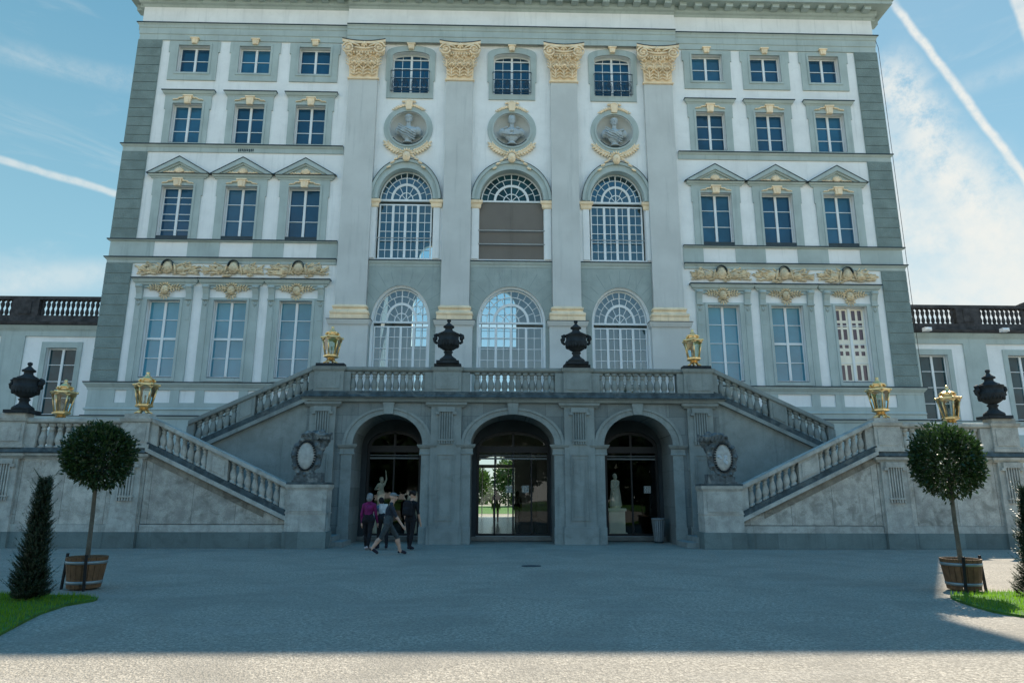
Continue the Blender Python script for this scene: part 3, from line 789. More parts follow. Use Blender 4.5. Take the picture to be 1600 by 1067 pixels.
    ao.band(arc(c, 15.31, a + .172, 1.702, 32), arc(c, 15.31, a + .05, 1.55, 32), F - .17, F + .2)
    ao = ao.build('archivolt', M['trim'], palace)
    MB().band(arc(c, 15.31, a + .46, 2.05, 32), arc(c, 15.31, a + .431, 2.021, 32), F - .215, F - .004).build('lead_flashing', M['lead'], ao)
    for sg in (-1, 1):
        im = MB().mould(c + sg * (a + .24) - .17, c + sg * (a + .24) + .17, F - .001, [(.06, 14.9), (.09, 14.95), (.10, 15.1), (.16, 15.16), (.17, 15.27)])
        im.build('impost', M['ochre'], palace)
        MB().box(c + sg * (a + .10), c + sg * (a + .40), F - .05, F + .22, 12.37, 14.895).build('jamb', M['plaster'], palace)
    fan_window(palace, c, a, 15.42, 1.46, 15.20, 12.42, yw, 'pane_green' if bi == 1 else 'glass', 6, bi != 1)
    if bi == 1:
        bd = MB().box(c - 1.56, c + 1.56, F + .12, F + .18, 12.38, 15.22); bd.box(c - .03, c + .03, F + .10, F + .12, 12.39, 15.2)
        bd = bd.build('window_boarding', M['board'], palace)
        rl = MB()
        for z in (13.12, 13.80): rl.tube([(c - 1.62, F + .0, z), (c + 1.62, F + .0, z)], .028, 6)
        rl.build('guard_rail', M['pole'], bd)
    else:
        MB().tube([(c - 1.3, F + .08, 13.40), (c + 1.3, F + .08, 13.40)], .025, 6).build('guard_rail', M['pole'], palace)
    course('string_course', xl, xr, [(.05, 11.95), (.07, 12.05), (.12, 12.12), (.15, 12.20)], 'trim', (.15, 12.202), F, False, False)
    # eagle / mask below the niche
    mk = MB(); mk.ell((c, F - .25, 17.42), (.19, .15, .27), 0, 12, 8)
    mk.ell((c, F - .38, 17.40), (.035, .06, .07)); mk.ell((c, F - .36, 17.29), (.07, .03, .025))
    for sg in (-1, 1): mk.ell((c + sg * .075, F - .36, 17.47), (.035, .02, .02))
    for j in range(9): leaf(mk, c + .16 * cos(pi * j / 8), F - .22, 17.5 + .2 * sin(pi * j / 8), pi * j / 8, .2, .1, .07)
    for sg in (-1, 1):
        for j in range(7):
            q = (j + .5) / 7; t = -pi / 2 + sg * (.16 + q * .72)
            px_, pz_ = c + 1.24 * cos(t), 19.0 + 1.26 * sin(t)
            leaf(mk, px_, F - .08, pz_, t + sg * 1.35, .34, .13, .05); leaf(mk, px_, F - .10, pz_, t + sg * .5, .26, .11, .05)
            leaf(mk, px_, F - .09, pz_, t + sg * 2.2, .22, .10, .05)
        for j in range(4): leaf(mk, c + sg * (.2 + .17 * j), F - .22, 17.5 - .09 * j - .03 * j * j, (0 if sg > 0 else pi) - sg * .5, .26, .13, .05)
    mk.build('mask_relief', M['ochre'], palace)
    # lower arched window in rusticated render
    hole = arch_loop(c, a + .10, 5.0, 9.32, 1.72)
    rs = MB().sheet(rect(xl, xr, 5.0, 11.94), [hole], F - .05, F - .002)
    rs = rs.build('rusticated_wall', M['rustic'], palace)
    jn = MB(); rr = a + .16
    for j in range(1, 12):
        t = pi * j / 12
        p0 = (c + (rr) * cos(t), 9.4 + (1.80) * sin(t)); ln = .55 if j % 2 else .8
        p1 = (c + (rr + ln) * cos(t), 9.4 + (1.80 + ln) * sin(t))
        if p1[1] > 11.85: k = (11.85 - p0[1]) / (p1[1] - p0[1]); p1 = (p0[0] + (p1[0] - p0[0]) * k, 11.85)
        p1 = (max(xl + .02, min(xr - .02, p1[0])), p1[1])
        d = V((p1[0] - p0[0], p1[1] - p0[1])); q = V((-d.y, d.x)).normalized() * .009
        jn.prism([(p0[0] + q.x, p0[1] + q.y), (p1[0] + q.x, p1[1] + q.y), (p1[0] - q.x, p1[1] - q.y), (p0[0] - q.x, p0[1] - q.y)], F - .054, F - .049)
    for sg in (-1, 1):
        for j in range(12):
            z = 6.0 + j * .48; xe = xr if sg > 0 else xl
            dz = z - 9.4
            xi_ = c + sg * (rr + .06) if dz < 0 else c + sg * (rr + .45) * sqrt(max(0, 1 - (dz / 2.55) ** 2)) + sg * .25
            if (xe - xi_) * sg > .06: jn.box(xi_, xe - sg * .01, F - .054, F - .049, z - .009, z + .009)
    jn.build('masonry_joints', M['joint'], rs)
    ar = MB(); ar.band([(c - a - .09, 5.0)] + arc(c, 9.40, a + .09, 1.66, 30) + [(c + a + .09, 5.0)], [(c - a, 5.0)] + arc(c, 9.40, a, 1.56, 30) + [(c + a, 5.0)], F + .08, F + .3)
    ar.build('window_reveal', M['sash'], palace)
    fan_window(palace, c, a - .01, 9.40, 1.55, 9.18, 5.02, yw, 'glass', 8)

# --- entablature and cornice
MODM = MB().box(-.17, .17, -.60, -.2, 25.80, 25.97).box(-.19, .19, -.62, -.2, 25.93, 25.979).mesh('modillion', [M['trim']])
def entab(x0, x1, y, rl, rr, cen):
    course('architrave', x0, x1, [(.06, 23.68), (.06, 23.98), (.09, 24.0), (.09, 24.32), (.12, 24.35), (.14, 24.46), (.2, 24.54)], 'trim', (.2, 24.542), y, rl, rr)
    MB().box(x0 - (.03 if rl else 0), x1 + (.03 if rr else 0), y - .03, F - .0035, 24.6, 25.62).build('entablature_frieze', M['plaster'], palace)
    cb = MB().mould(x0, x1, y, [(.035, 25.56), (.07, 25.6), (.10, 25.66), (.20, 25.70), (.24, 25.74), (.26, 25.98)], rl, rr)
    cb = cb.build('cornice_bed_mould', M['trim'], palace)
    n = round((x1 - x0) / .785); st_ = (x1 - x0) / n
    for j in range(n): link('modillion', MODM, cb, (x0 + (j + .5) * st_, y, 0))
    if rr or rl:
        for j in range(8):
            for sg, e_ in ((1, rr), (-1, rl)):
                if e_:
                    xe = x1 if sg > 0 else x0
                    MB().box(xe + sg * .27, xe + sg * .60, F + .3 + j * .785, F + .70 + j * .785, 25.62, 25.98).build('modillion', M['trim'], cb)
EY = F - .16
entab(-18.5, -8.25, F, True, False, False); entab(8.25, 18.5, F, False, True, False); entab(-8.25, 8.25, EY, False, False, True)
co = MB(); e_ = .78
co.box(-18.5 - e_, 18.5 + e_, F - e_, 50.2, 25.985, 26.2)
co.box(-18.5 - e_ - .1, 18.5 + e_ + .1, F - e_ - .1, 50.3, 26.201, 26.36)
co.box(-8.25 - e_, 8.25 + e_, F - e_ - .16, F - e_ - .101, 25.985, 26.36)
co.build('eaves', M['trim'], palace)
# side returns of frieze and bed mould
for s_ in (-1, 1):
    MB().box(s_ * 18.5, s_ * 18.78, F + .01, 49.6, 25.57, 25.98).build('side_cornice', M['trim'], palace)
    MB().box(s_ * 18.5, s_ * 18.7, F + .01, 49.6, 24.3, 24.56).build('side_architrave', M['trim'], palace)
rf = MB(); ex, y0, y1, zz = 19.3, F - .8, 50.2, 26.37
rf.add([(-ex, y0, zz), (ex, y0, zz), (ex, y1, zz), (-ex, y1, zz), (-10, (y0 + y1) / 2, 30.6), (10, (y0 + y1) / 2, 30.6)], [(0, 1, 5, 4), (1, 2, 5), (2, 3, 4, 5), (3, 0, 4), (0, 3, 2, 1)])
rf.build('roof', M['roof'], palace)
vt = MB()
for j in range(9): vt.box(-13.13 + j * .085, -13.08 + j * .085, F - .068, F - .055, 17.64 + (j % 3) * .012, 17.79)
vt.build('mark_strips', M['lead'], palace)  # short dark strips forming a blurred mark on the string course
dp = MB().tube([(18.62, F - .02, 24.5), (18.74, F - .02, 24.0), (18.74, F - .02, 6.5)], .012, 5); dp.build('lightning_wire', M['iron'], palace)

# ------------------------------------------------------------------ busts in the niches
def bust_mesh(kind):
    k = MB()
    k.lathe([(.24, .0), (.27, .03), (.24, .07), (.16, .11), (.15, .20), (.20, .26)], (0, 0, 0), 16)
    k.ell((0, 0, .40), (.30, .17, .18), 0, 14, 10); k.ell((0, 0, .62), (.47, .22, .27), 0, 16, 12); k.ell((0, .02, .80), (.40, .17, .16), 0, 14, 10)
    for s_ in (-1, 1): k.ell((s_ * .45, .01, .70), (.19, .18, .23), s_ * .35, 12, 8); k.ell((s_ * .19, -.15, .66), (.19, .10, .15), 0, 12, 8)
    k.limb((0, .01, .86), (0, -.02, 1.10), .125, .105, 12)
    k.ell((0, -.03, 1.32), (.155, .18, .21), 0, 16, 12); k.ell((0, -.07, 1.20), (.11, .13, .11), 0, 12, 8)
    k.ell((0, -.225, 1.29), (.028, .05, .06), 0, 8, 6); k.ell((0, -.19, 1.19), (.055, .03, .018), 0, 8, 6); k.ell((0, -.17, 1.135), (.05, .04, .035), 0, 8, 6)
    k.ell((0, -.195, 1.385), (.11, .03, .022), 0, 8, 6)
    for s_ in (-1, 1): k.ell((s_ * .155, .0, 1.30), (.025, .04, .06), 0, 8, 6)
    if kind == 0:
        k.ell((0, .01, 1.43), (.20, .21, .12), 0, 14, 10); k.ell((0, .01, 1.52), (.15, .16, .08), 0, 12, 8); k.tube([(.17 * cos(a), -.02 + .19 * sin(a), 1.40 + .03 * cos(a)) for a in [i * pi / 10 for i in range(21)]], .045, 7)
    else:
        for j in range(22):
            a = 2 * pi * j / 22; k.ell((.145 * cos(a), .02 + .155 * sin(a), 1.42 + .05 * (j % 2)), (.055, .055, .055), 0, 8, 6)
        k.ell((0, .02, 1.49), (.13, .14, .08), 0, 12, 8)
        if kind == 1:
            for j in (-2, -1, 0, 1, 2): k.ell((j * .06, -.08, 1.57 - .01 * abs(j)), (.028, .03, .065), 0, 8, 6)
    if kind == 1:
        for s_ in (-1, 1):
            for j in range(6): k.tube([(s_ * (.13 + .075 * j), -.24 + .012 * j, .80 - .02 * j), (s_ * (.09 + .07 * j), -.25 + .02 * j, .44 + .02 * j)], .026, 6)
            k.ell((s_ * .30, -.17, .86), (.12, .07, .05), s_ * -.4, 9, 6)
        k.ell((0, -.25, .70), (.085, .05, .085), 0, 10, 6); k.ell((0, -.24, .50), (.06, .05, .06), 0, 10, 6)
    else:
        for (dx, dz, r_) in ((0, 0, .035), (-.02, -.13, .03), (.02, .10, .03), (-.03, -.25, .03)):
            k.tube([(-.50 + .11 * j + dx, -.20 - .06 * sin(j * .4), .86 - .06 * j + dz + .02 * sin(j * 1.7)) for j in range(9)], r_, 7)
        if kind == 2: k.tube([(.44 - .09 * j, -.20 - .04 * sin(j * .5), .84 - .035 * j) for j in range(7)], .05, 7)
    return remesh(k, .017, 1)
for kind, (c, lb) in enumerate(((-BX, 'grey stone bust with wrapped head and draped cloak in the left round niche'),
                                (0, 'grey stone bust in armoured breastplate in the middle round niche'),
                                (BX, 'grey stone bust with curly hair and toga in the right round niche'))):
    me = bust_mesh(kind); me.materials.append(M['bust'])
    o = link('portrait_bust', me, None, (c, F + .08, 18.25))
    tag(o, lb, 'bust', 'busts in the round facade niches')

# ================================================================== WINGS
def baluster_mesh(h, r, seg=8, half=False):
    p = [(r * 1.05, 0), (r * 1.05, .07 * h), (r * .8, .09 * h), (r * .70, .13 * h), (r * .95, .22 * h), (r * 1.04, .32 * h), (r * .95, .44 * h), (r * .68, .60 * h), (r * .52, .72 * h), (r * .72, .74 * h), (r * .72, .78 * h), (r * .55, .80 * h), (r * .7, .88 * h), (r * 1.0, .90 * h), (r * 1.0, h)]
    return p
def double_baluster(h, r):
    return [(r, 0), (r, .07 * h), (r * .55, .10 * h), (r * .9, .2 * h), (r * 1.0, .28 * h), (r * .75, .40 * h), (r * .5, .48 * h), (r * .5, .52 * h), (r * .75, .60 * h), (r * 1.0, .72 * h), (r * .9, .80 * h), (r * .55, .90 * h), (r, .93 * h), (r, h)]
WB = MB().lathe(double_baluster(.865, .094), seg=8).mesh('baluster', [M['parapet']])
def wing(s_):
    WY = 33.0
    w = empty('palace_wing', (s_ * 25, WY, 0), 'low wing left of the main block under a dark roof balustrade' if s_ < 0 else 'low wing right of the main block under a dark balustrade with flood lamps', 'palace wing', 'low side wings')
    x0, x1 = 18.56, 38.0
    wins = [-21.98, -26.7, -31.4, -36] if s_ < 0 else [21.38, 25.95, 30.5, 35.2]
    lo, hi = (-x1, -x0) if s_ < 0 else (x0, x1)
    MB().sheet(rect(lo, hi, 0, 9.75), [rect(c - .74, c + .74, 5.32, 8.62) for c in wins], WY, WY + .4).build('wall', M['plaster'], w)
    MB().box(lo, hi, WY + .401, WY + 13, 0, 9.75).build('rear_block', M['int_dark'], w)
    b = MB()
    for j, c in enumerate(wins):
        nx = wins[j + 1] if j + 1 < len(wins) else c + s_ * 4.6
        m = (c + nx) / 2 + (-.05 if s_ < 0 else -.1)
        b.box(m - .58, m + .58, WY - .07, WY - .002, 5.3, 9.18)
    b.box(lo, hi, WY - .069, WY - .002, 9.181, 9.42)
    b.box(s_ * 18.57, s_ * 20.1, WY - .068, WY - .002, 5.3, 9.18)
    b.box(lo, hi, WY - .09, WY - .002, 4.0, 4.6)
    b.mould(lo, hi, WY, [(.05, 5.0), (.09, 5.05), (.12, 5.2), (.12, 5.25)], False, False)
    b.build('pilaster_strips', M['trim'], w)
    MB().mould(lo, hi, WY, [(.121, 5.251), (.135, 5.26), (.135, 5.28), (0, 5.29)], False, False).build('lead_flashing', M['lead'], w)
    MB().mould(lo, hi, WY, [(.05, 9.421), (.09, 9.5), (.12, 9.52), (.22, 9.68), (.26, 9.7)], False, False).build('cornice', M['trim'], w)
    k = MB().mould(lo, hi, WY, [(.262, 9.701), (.33, 9.74), (.36, 9.85), (.15, 9.9), (.12, 10.15), (.12, 10.22)], False, False); k.box(lo, hi, WY, WY + .4, 9.76, 10.2)
    k.build('parapet_base', M['parapet'], w)
    for c in wins:
        sr = MB().sheet(rect(c - .98, c + .98, 5.29, 8.9), [rect(c - .735, c + .735, 5.325, 8.615)], WY - .05, WY - .002)
        sr.build('window_surround', M['trim'], w)
        casement(w, c, 5.34, 8.60, 1.42, WY + .16, [.25, .5, .75], 1, 'pane_green')
    bl = MB().box(lo, hi, WY + .0, WY + .30, 11.07, 11.24); 
    bl = bl.build('balustrade', M['parapet'], w)
    secs = [(-38, -28.9), (-27.9, -25.35), (-23.4, -20.4)] if s_ < 0 else [(20.3, 24.05), (25.6, 29.2), (30.6, 38)]
    solid_ = [(-28.9, -27.9), (-25.35, -23.4), (-20.4, -18.57)] if s_ < 0 else [(18.57, 20.3), (24.05, 25.6), (29.2, 30.6)]
    if s_ < 0: secs = [(-31, -24.72), (-23.42, -18.6)]; solid_ = [(-38, -31), (-24.72, -23.42)]
    else: secs = [(18.6, 22.88), (24.1, 29.2)]; solid_ = [(22.88, 24.1), (29.2, 38)]
    for a_, b_ in solid_:
        q = MB().box(a_, b_, WY - .04, WY + .34, 10.201, 11.069); q.box(a_ + .35, b_ - .35, WY - .07, WY - .039, 10.33, 10.95); q.build('parapet_pier', M['parapet'], bl)
    cnt = 0
    for a_, b_ in secs:
        n = round((b_ - a_) / .245)
        for j in range(n):
            if cnt > 95: break
            xx = a_ + (j + .5) * (b_ - a_) / n
            if abs(xx) > 31: continue
            link('baluster', WB, bl, V((xx, WY + .15, 10.205)) ); cnt += 1
    if s_ > 0:
        for xx in (20.95, 24.9):
            fl = MB().box(xx - .17, xx + .17, WY - .62, WY - .36, 9.72, 9.90); fl.ell((xx, WY - .60, 9.80), (.16, .12, .10)); fl.build('flood_lamp', M['flood'], w)
        MB().box(28.7, 29.6, WY + 2, WY + 3, 9.8, 12.2).box(28.6, 29.7, WY + 1.9, WY + 3.1, 12.0, 12.15).build('chimney', M['parapet'], w)
    return w
wing(-1); wing(1)

# ================================================================== STAIRCASE AND TERRACE
A, ST = 23.9, 22.0
stairs = empty('grand_staircase', (0, A, 0), 'grey stone double staircase with three arches and balustraded terrace in front of the palace', 'staircase')
aw = [arch_loop(-4.43, 1.21, 0.0, 3.33, 1.06), arch_loop(-.06, 1.47, 0.0, 3.35, 1.05), arch_loop(4.36, 1.21, 0.0, 3.35, 1.06)]
def ground_sheet(x0, x1, z1, arches):
    loop = [(x0, 0)]
    for h in arches: loop += h
    return loop + [(x1, 0), (x1, z1), (x0, z1)]
AWALL = MB()
loop = ground_sheet(-7.28, 7.28, 4.80, aw)
n = len(loop)
bm = bmesh.new(); bv = [bm.verts.new((x, A, z)) for x, z in loop]
be = [bm.edges.new((bv[i], bv[(i + 1) % n])) for i in range(n)]
bmesh.ops.triangle_fill(bm, use_beauty=True, use_dissolve=False, edges=be, normal=(0, -1, 0)); bm.verts.index_update()
AWALL.add([v.co[:] for v in bm.verts], [[v.index for v in f.verts] for f in bm.faces]); bm.free()
AWALL.add([(x, A, z) for x, z in loop] + [(x, 25.56, z) for x, z in loop], [(i, (i + 1) % n, (i + 1) % n + n, i + n) for i in range(n)])
AWALL.build('arcade_wall', M['stone'], stairs)
for c, a, zs, b in ((-4.43, 1.21, 3.33, 1.06), (-.06, 1.47, 3.35, 1.05), (4.36, 1.21, 3.35, 1.06)):
    r = MB(); r.band(arc(c, zs, a + .35, b + .24, 28), arc(c, zs, a + .24, b + .16, 28), A - .07, A - .002); r.band(arc(c, zs, a + .238, b + .158, 28), arc(c, zs, a + .004, b + .004, 28), A - .04, A - .003)
    r.prism([(c - .15, zs + b + .0), (c - .20, 4.795), (c + .20, 4.795), (c + .15, zs + b + .0)], A - .12, A - .004)
    for sg in (-1, 1):
        xx = c + sg * (a + .17)
        r.mould(xx - .20, xx + .20, A - .003, [(.05, zs - .36), (.07, zs - .32), (.05, zs - .29), (.05, zs - .14), (.10, zs - .10), (.14, zs - .02), (.14, zs)])
        r.box(xx - .19, xx + .17, A - .045, A - .003, .56, zs - .361); r.box(xx - .21, xx + .19, A - .09, A - .003, .002, .559)
    r.build('arch_surround', M['stone_plain'], stairs)
def tri_pilaster(cx, hw, y, z1, par, m):
    low = m != 'pale'; p = MB(); h = z1
    p.box(cx - hw, cx + hw, y - .10, y - .002, .58 if low else .72, z1 - .16)
    if low: p.box(cx - hw - .06, cx + hw + .06, y - .17, y - .002, .001, .579)
    else:
        MB().box(cx - hw - .05, cx + hw + .05, y - .15, y - .061, .001, .485).build('pilaster_plinth', M['plinth'], par)
        p.box(cx - hw - .03, cx + hw + .03, y - .13, y - .002, .486, .719)
    p.mould(cx - hw, cx + hw, y - .003, [(.10, z1 - .16), (.13, z1 - .12), (.18, z1 - .08), (.2, z1 - .002)])
    # fluted drop panel with guttae
    t0, t1 = z1 - 1.28, z1 - .32
    p.box(cx - .30, cx + .30, y - .18, y - .10, z1 - .33, z1 - .161); p.box(cx - .36, cx - .24, y - .18, y - .10, z1 - .42, z1 - .331); p.box(cx + .24, cx + .36, y - .18, y - .10, z1 - .42, z1 - .331)
    for j in range(6): p.box(cx - .235 + j * .085, cx - .195 + j * .085, y - .152, y - .099, t0, t1)
    p.box(cx - .27, cx + .27, y - .165, y - .10, t0 - .06, t0 - .001)
    for j in range(6): p.box(cx - .24 + j * .086, cx - .19 + j * .086, y - .155, y - .10, t0 - .16, t0 - .061)
    # sunk panel
    zt = t0 - .5
    if zt > 1.1:
        p.sheet(rect(cx - hw * .62, cx + hw * .62, .78, zt), [rect(cx - hw * .62 + .04, cx + hw * .62 - .04, .82, zt - .04)], y - .125, y - .099)
        p.sheet(rect(cx - hw * .42, cx + hw * .42, .92, zt - .14), [rect(cx - hw * .42 + .03, cx + hw * .42 - .03, .95, zt - .17)], y - .118, y - .099)
    return p.build('pilaster', M[m], par)
for cx in (-6.72, -2.40, 2.28, 6.58): tri_pilaster(cx, .53 if abs(cx) < 5 else .45, A, 4.80, stairs, 'stone_plain')
# terrace slab and entablature
MB().mould(-7.28, 7.28, A - .003, [(.08, 4.803), (.12, 4.83), (.16, 4.9), (.24, 4.95)]).box(-7.26, 7.26, A, F - .06, 4.803, 4.949).build('terrace_cornice', M['stone_plain'], stairs)
MB().mould(-7.28, 7.28, A - .003, [(.18, 4.951), (.20, 5.0), (.14, 5.06), (.12, 5.185)]).box(-7.26, 7.26, A, A + .4, 4.951, 5.185).build('balustrade_base', M['sooty'], stairs)
MB().box(-7.26, 7.26, A + .401, F - .45, 4.951, 4.985).build('terrace_floor', M['stone_plain'], stairs)

BALM = MB().lathe(baluster_mesh(.70, .115), seg=4, rot=pi / 4, smooth=False)
BAL = MB().lathe([(r * 1.0, z) for r, z in baluster_mesh(.705, .118)], seg=8).mesh('baluster', [M['stone_plain']])
BALP = MB().lathe([(r * 1.0, z) for r, z in baluster_mesh(.76, .122)], seg=8).mesh('baluster', [M['pale']])
def sheared(h, r, k, m):
    return MB().lathe(baluster_mesh(h, r), seg=8).shear(k, 0).mesh('baluster', [M[m]])
# terrace balustrade
tb = MB().mould(-6.0, 6.0, A + .1, [(.06, 5.89), (.14, 5.93), (.17, 5.97), (.17, 6.06), (.13, 6.075)], False, False); tb.box(-6.0, 6.0, A + .1, A + .28, 5.895, 6.07)
tb = tb.build('balustrade', M['stone_plain'], stairs)
for (a_, b_, n) in ((-5.77, -3.22, 11), (-1.34, 1.37, 12), (3.08, 5.64, 11)):
    for j in range(n): link('baluster', BAL, tb, (a_ + (b_ - a_) * j / (n - 1), A + .10, 5.187))
for cx in (-2.40, 2.24):
    p = MB(); p.box(cx - .50, cx + .50, A - .12, A + .36, 5.187, 5.90); p.mould(cx - .50, cx + .50, A - .12, [(.01, 5.901), (.05, 5.96), (.08, 6.06)], yb=A + .36); 
    p.box(cx - .40, cx + .40, A - .14, A - .119, 5.28, 5.82)
    for sg in (-1, 1): p.box(cx + sg * .5, cx + sg * .8, A - .06, A + .3, 5.187, 5.892)
    o = p.build('pedestal', M['stone_plain'], tb)
    MB().box(cx - .48, cx + .48, A - .1, A + .3, 6.061, 6.20).build('pedestal_cap', M['black_stone'], o)
for sg in (-1, 1):
    cx = sg * 6.58
    p = MB(); p.box(cx - .52, cx + .52, A - .12, A + .36, 5.187, 5.90); p.mould(cx - .52, cx + .52, A - .12, [(.01, 5.901), (.05, 5.96), (.08, 6.06)], yb=A + .36)
    p.box(cx - sg * .52, cx - sg * .75, A - .06, A + .3, 5.187, 5.892); p.box(cx - .40, cx + .40, A - .14, A - .119, 5.28, 5.82)
    o = p.build('pedestal', M['stone_plain'], tb)
    MB().box(cx - .5, cx + .5, A - .1, A + .3, 6.061, 6.19).build('pedestal_cap', M['black_stone'], o)

for sg in (-1, 1):
    def X(x): return sg * x
    def pm(mb): return mb if sg > 0 else mb.mirror()
    # ---- upper flight: from terrace corner (7.3, z5) down outward to landing (11.6, 2.95)
    k = -.47
    wl = MB().prism([(7.282, 0), (7.282, 4.86), (11.5, 2.87), (11.5, 0)], A, A + .35); pm(wl).build('flight_wall', M['stone_plain'], stairs)
    cp = MB(); L0 = [(7.2, 5.09), (11.45, 5.09 + k * 4.25)]
    def slant(mb, x0, x1, z0, z1, ya, yb, slope=k, xr=7.2):
        mb.prism([(x0, z0 + slope * (x0 - xr)), (x0, z1 + slope * (x0 - xr)), (x1, z1 + slope * (x1 - xr)), (x1, z0 + slope * (x1 - xr))], ya, yb)
    slant(cp, 7.1, 11.3, 4.86, 5.0, A - .16, A + .0); pm(cp).build('flight_cornice', M['stone_plain'], stairs)
    cp = MB(); slant(cp, 7.1, 11.3, 5.001, 5.21, A - .12, A + .36); pm(cp).build('flight_base', M['sooty'], stairs)
    kr = -.485
    rl = MB(); slant(rl, 7.1, 11.35, 5.90, 6.07, A - .08, A + .30); slant(rl, 7.1, 11.35, 5.93, 6.05, A - .10, A + .32)
    slant(rl, 9.12, 9.72, 5.212, 5.899, A - .04, A + .24); slant(rl, 9.22, 9.62, 5.30, 5.82, A - .06, A - .039); slant(rl, 11.15, 11.4, 5.212, 5.899, A - .04, A + .24); slant(rl, 7.1, 7.3, 5.212, 5.899, A - .04, A + .24)
    rl = pm(rl).build('balustrade', M['stone_plain'], stairs)
    bm_ = sheared(.70, .118, k * sg, 'stone_plain')
    for (a_, b_, n) in ((7.45, 8.98, 7), (9.86, 11.02, 6)):
        for j in range(n):
            xx = a_ + (b_ - a_) * j / (n - 1); link('baluster', bm_, rl, (X(xx), A + .10, 5.205 + k * (xx - 7.2)))
    # inner (rear) balustrade of the upper flight
    rr_ = MB(); slant(rr_, 7.1, 11.35, 5.0, 5.2, 25.9, 26.2); slant(rr_, 7.1, 11.35, 5.90, 6.06, 25.9, 26.2)
    rr_ = pm(rr_).build('balustrade', M['stone_plain'], stairs)
    for j in range(15):
        xx = 7.5 + j * .26; link('baluster', bm_, rr_, (X(xx), 26.05, 5.205 + k * (xx - 7.2)))
    st = MB()
    for j in range(12):
        z = 4.95 - j * .1667; st.box(7.262 + j * .355, 7.262 + (j + 1) * .355, A + .36, 25.89, 0 if j == 11 else 1.5, z - .002)
    pm(st).build('stair_treads', M['stone_plain'], stairs)
    # landing
    ld = MB().box(11.53, 16.5, ST + .36, F - .1, .003, 2.9); ld.box(7.3, 11.52, 26.2, F - .1, .003, 2.9)
    pm(ld).build('landing', M['stone_plain'], stairs)
    # ---- lower flight: landing (11.7) down inward to the pier (7.2)
    k2 = .462
    lw = MB().prism([(7.19, .72), (7.19, .80), (11.68, 2.86), (11.68, .72)], ST, ST + .35); pm(lw).build('flight_wall', M['pale_rough'], stairs)
    lp = MB(); lp.box(7.19, 11.70, ST - .06, ST + .34, .001, .48); pm(lp).build('plinth', M['plinth'], stairs)
    ms = MB(); ms.box(7.19, 11.68, ST - .03, ST + .34, .481, .70)
    # raised border of the triangular panel
    pm(ms).build('dado', M['pale'], stairs)
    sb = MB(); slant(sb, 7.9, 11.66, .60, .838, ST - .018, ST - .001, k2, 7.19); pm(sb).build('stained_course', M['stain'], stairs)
    cp = MB(); slant(cp, 7.16, 11.72, .84, .97, ST - .16, ST + .36, k2, 7.19); pm(cp).build('flight_cornice', M['pale'], stairs)
    cp = MB(); slant(cp, 7.16, 11.72, .972, 1.14, ST - .10, ST + .37, k2, 7.19); pm(cp).build('flight_base', M['sooty'], stairs)
    rl = MB(); slant(rl, 7.16, 11.74, 1.80, 1.95, ST - .10, ST + .34, k2, 7.19); slant(rl, 7.16, 11.74, 1.83, 1.93, ST - .13, ST + .37, k2, 7.19)
    slant(rl, 9.12, 9.80, 1.142, 1.799, ST - .03, ST + .27, k2, 7.19); slant(rl, 9.22, 9.70, 1.24, 1.70, ST - .05, ST - .029, k2, 7.19); slant(rl, 7.16, 7.42, 1.142, 1.799, ST - .03, ST + .27, k2, 7.19); slant(rl, 11.42, 11.7, 1.142, 1.799, ST - .03, ST + .27, k2, 7.19)
    rl = pm(rl).build('balustrade', M['pale'], stairs)
    bm2 = sheared(.66, .112, k2 * sg, 'pale')
    for (a_, b_, n) in ((7.56, 8.98, 7), (9.93, 11.30, 7)):
        for j in range(n):
            xx = a_ + (b_ - a_) * j / (n - 1); link('baluster', bm2, rl, (X(xx), ST + .12, 1.14 + k2 * (xx - 7.19)))
    st = MB()
    for j in range(18):
        z = 2.95 - (j + 1) * .1639
        if z > .05: st.box(11.52 - j * .355, 11.52 - (j + 1) * .355, ST + .38, A - .2, .002, z)
    pm(st).build('stair_treads', M['stone_plain'], stairs)
    # newel pier
    pr = MB(); pr.box(5.93, 7.18, ST - .15, ST + .52, .501, 1.76); pr.box(6.05, 7.06, ST - .175, ST - .149, 1.12, 1.70)
    pr.mould(5.93, 7.18, ST - .15, [(.005, 1.761), (.02, 1.80), (.045, 1.84), (.06, 1.93)], yb=ST + .52); pr.box(5.91, 7.20, ST - .17, ST + .53, 1.05, 1.085)
    pr = pm(pr).build('newel_pier', M['pale'], stairs)
    pm(MB().box(5.88, 7.23, ST - .19, ST + .56, .001, .5)).build('pier_plinth', M['plinth'], pr)
    pm(MB().box(5.90, 7.21, ST - .19, ST + .55, 1.932, 2.0)).build('pier_cap', M['sooty'], pr)
    # outer landing wall with pilasters
    ow = MB().box(11.70, 16.52, ST + .0, ST + .35, .71, 2.86); pm(ow).build('landing_wall', M['pale_rough'], stairs)
    lp = MB(); lp.box(11.71, 16.6, ST - .06, ST + .34, .001, .48); pm(lp).build('plinth', M['plinth'], stairs)
    ms = MB().box(11.70, 16.52, ST - .03, ST + .34, .481, .705); pm(ms).build('dado', M['pale'], stairs)
    for cx in (12.2, 16.05):
        tri_pilaster(X(cx), .42, ST, 2.86, stairs, 'pale')
    cn = MB().mould(11.72, 16.55, ST, [(.02, 2.70), (.04, 2.75), (.12, 2.80), (.14, 2.86)], False, True); pm(cn).build('wall_cornice', M['pale'], stairs)
    cn = MB().mould(11.72, 16.55, ST, [(.12, 2.861), (.16, 2.90), (.12, 2.97), (.10, 3.04)], False, True); cn.box(11.72, 16.55, ST, ST + .36, 2.861, 3.04); pm(cn).build('balustrade_base', M['sooty'], stairs)
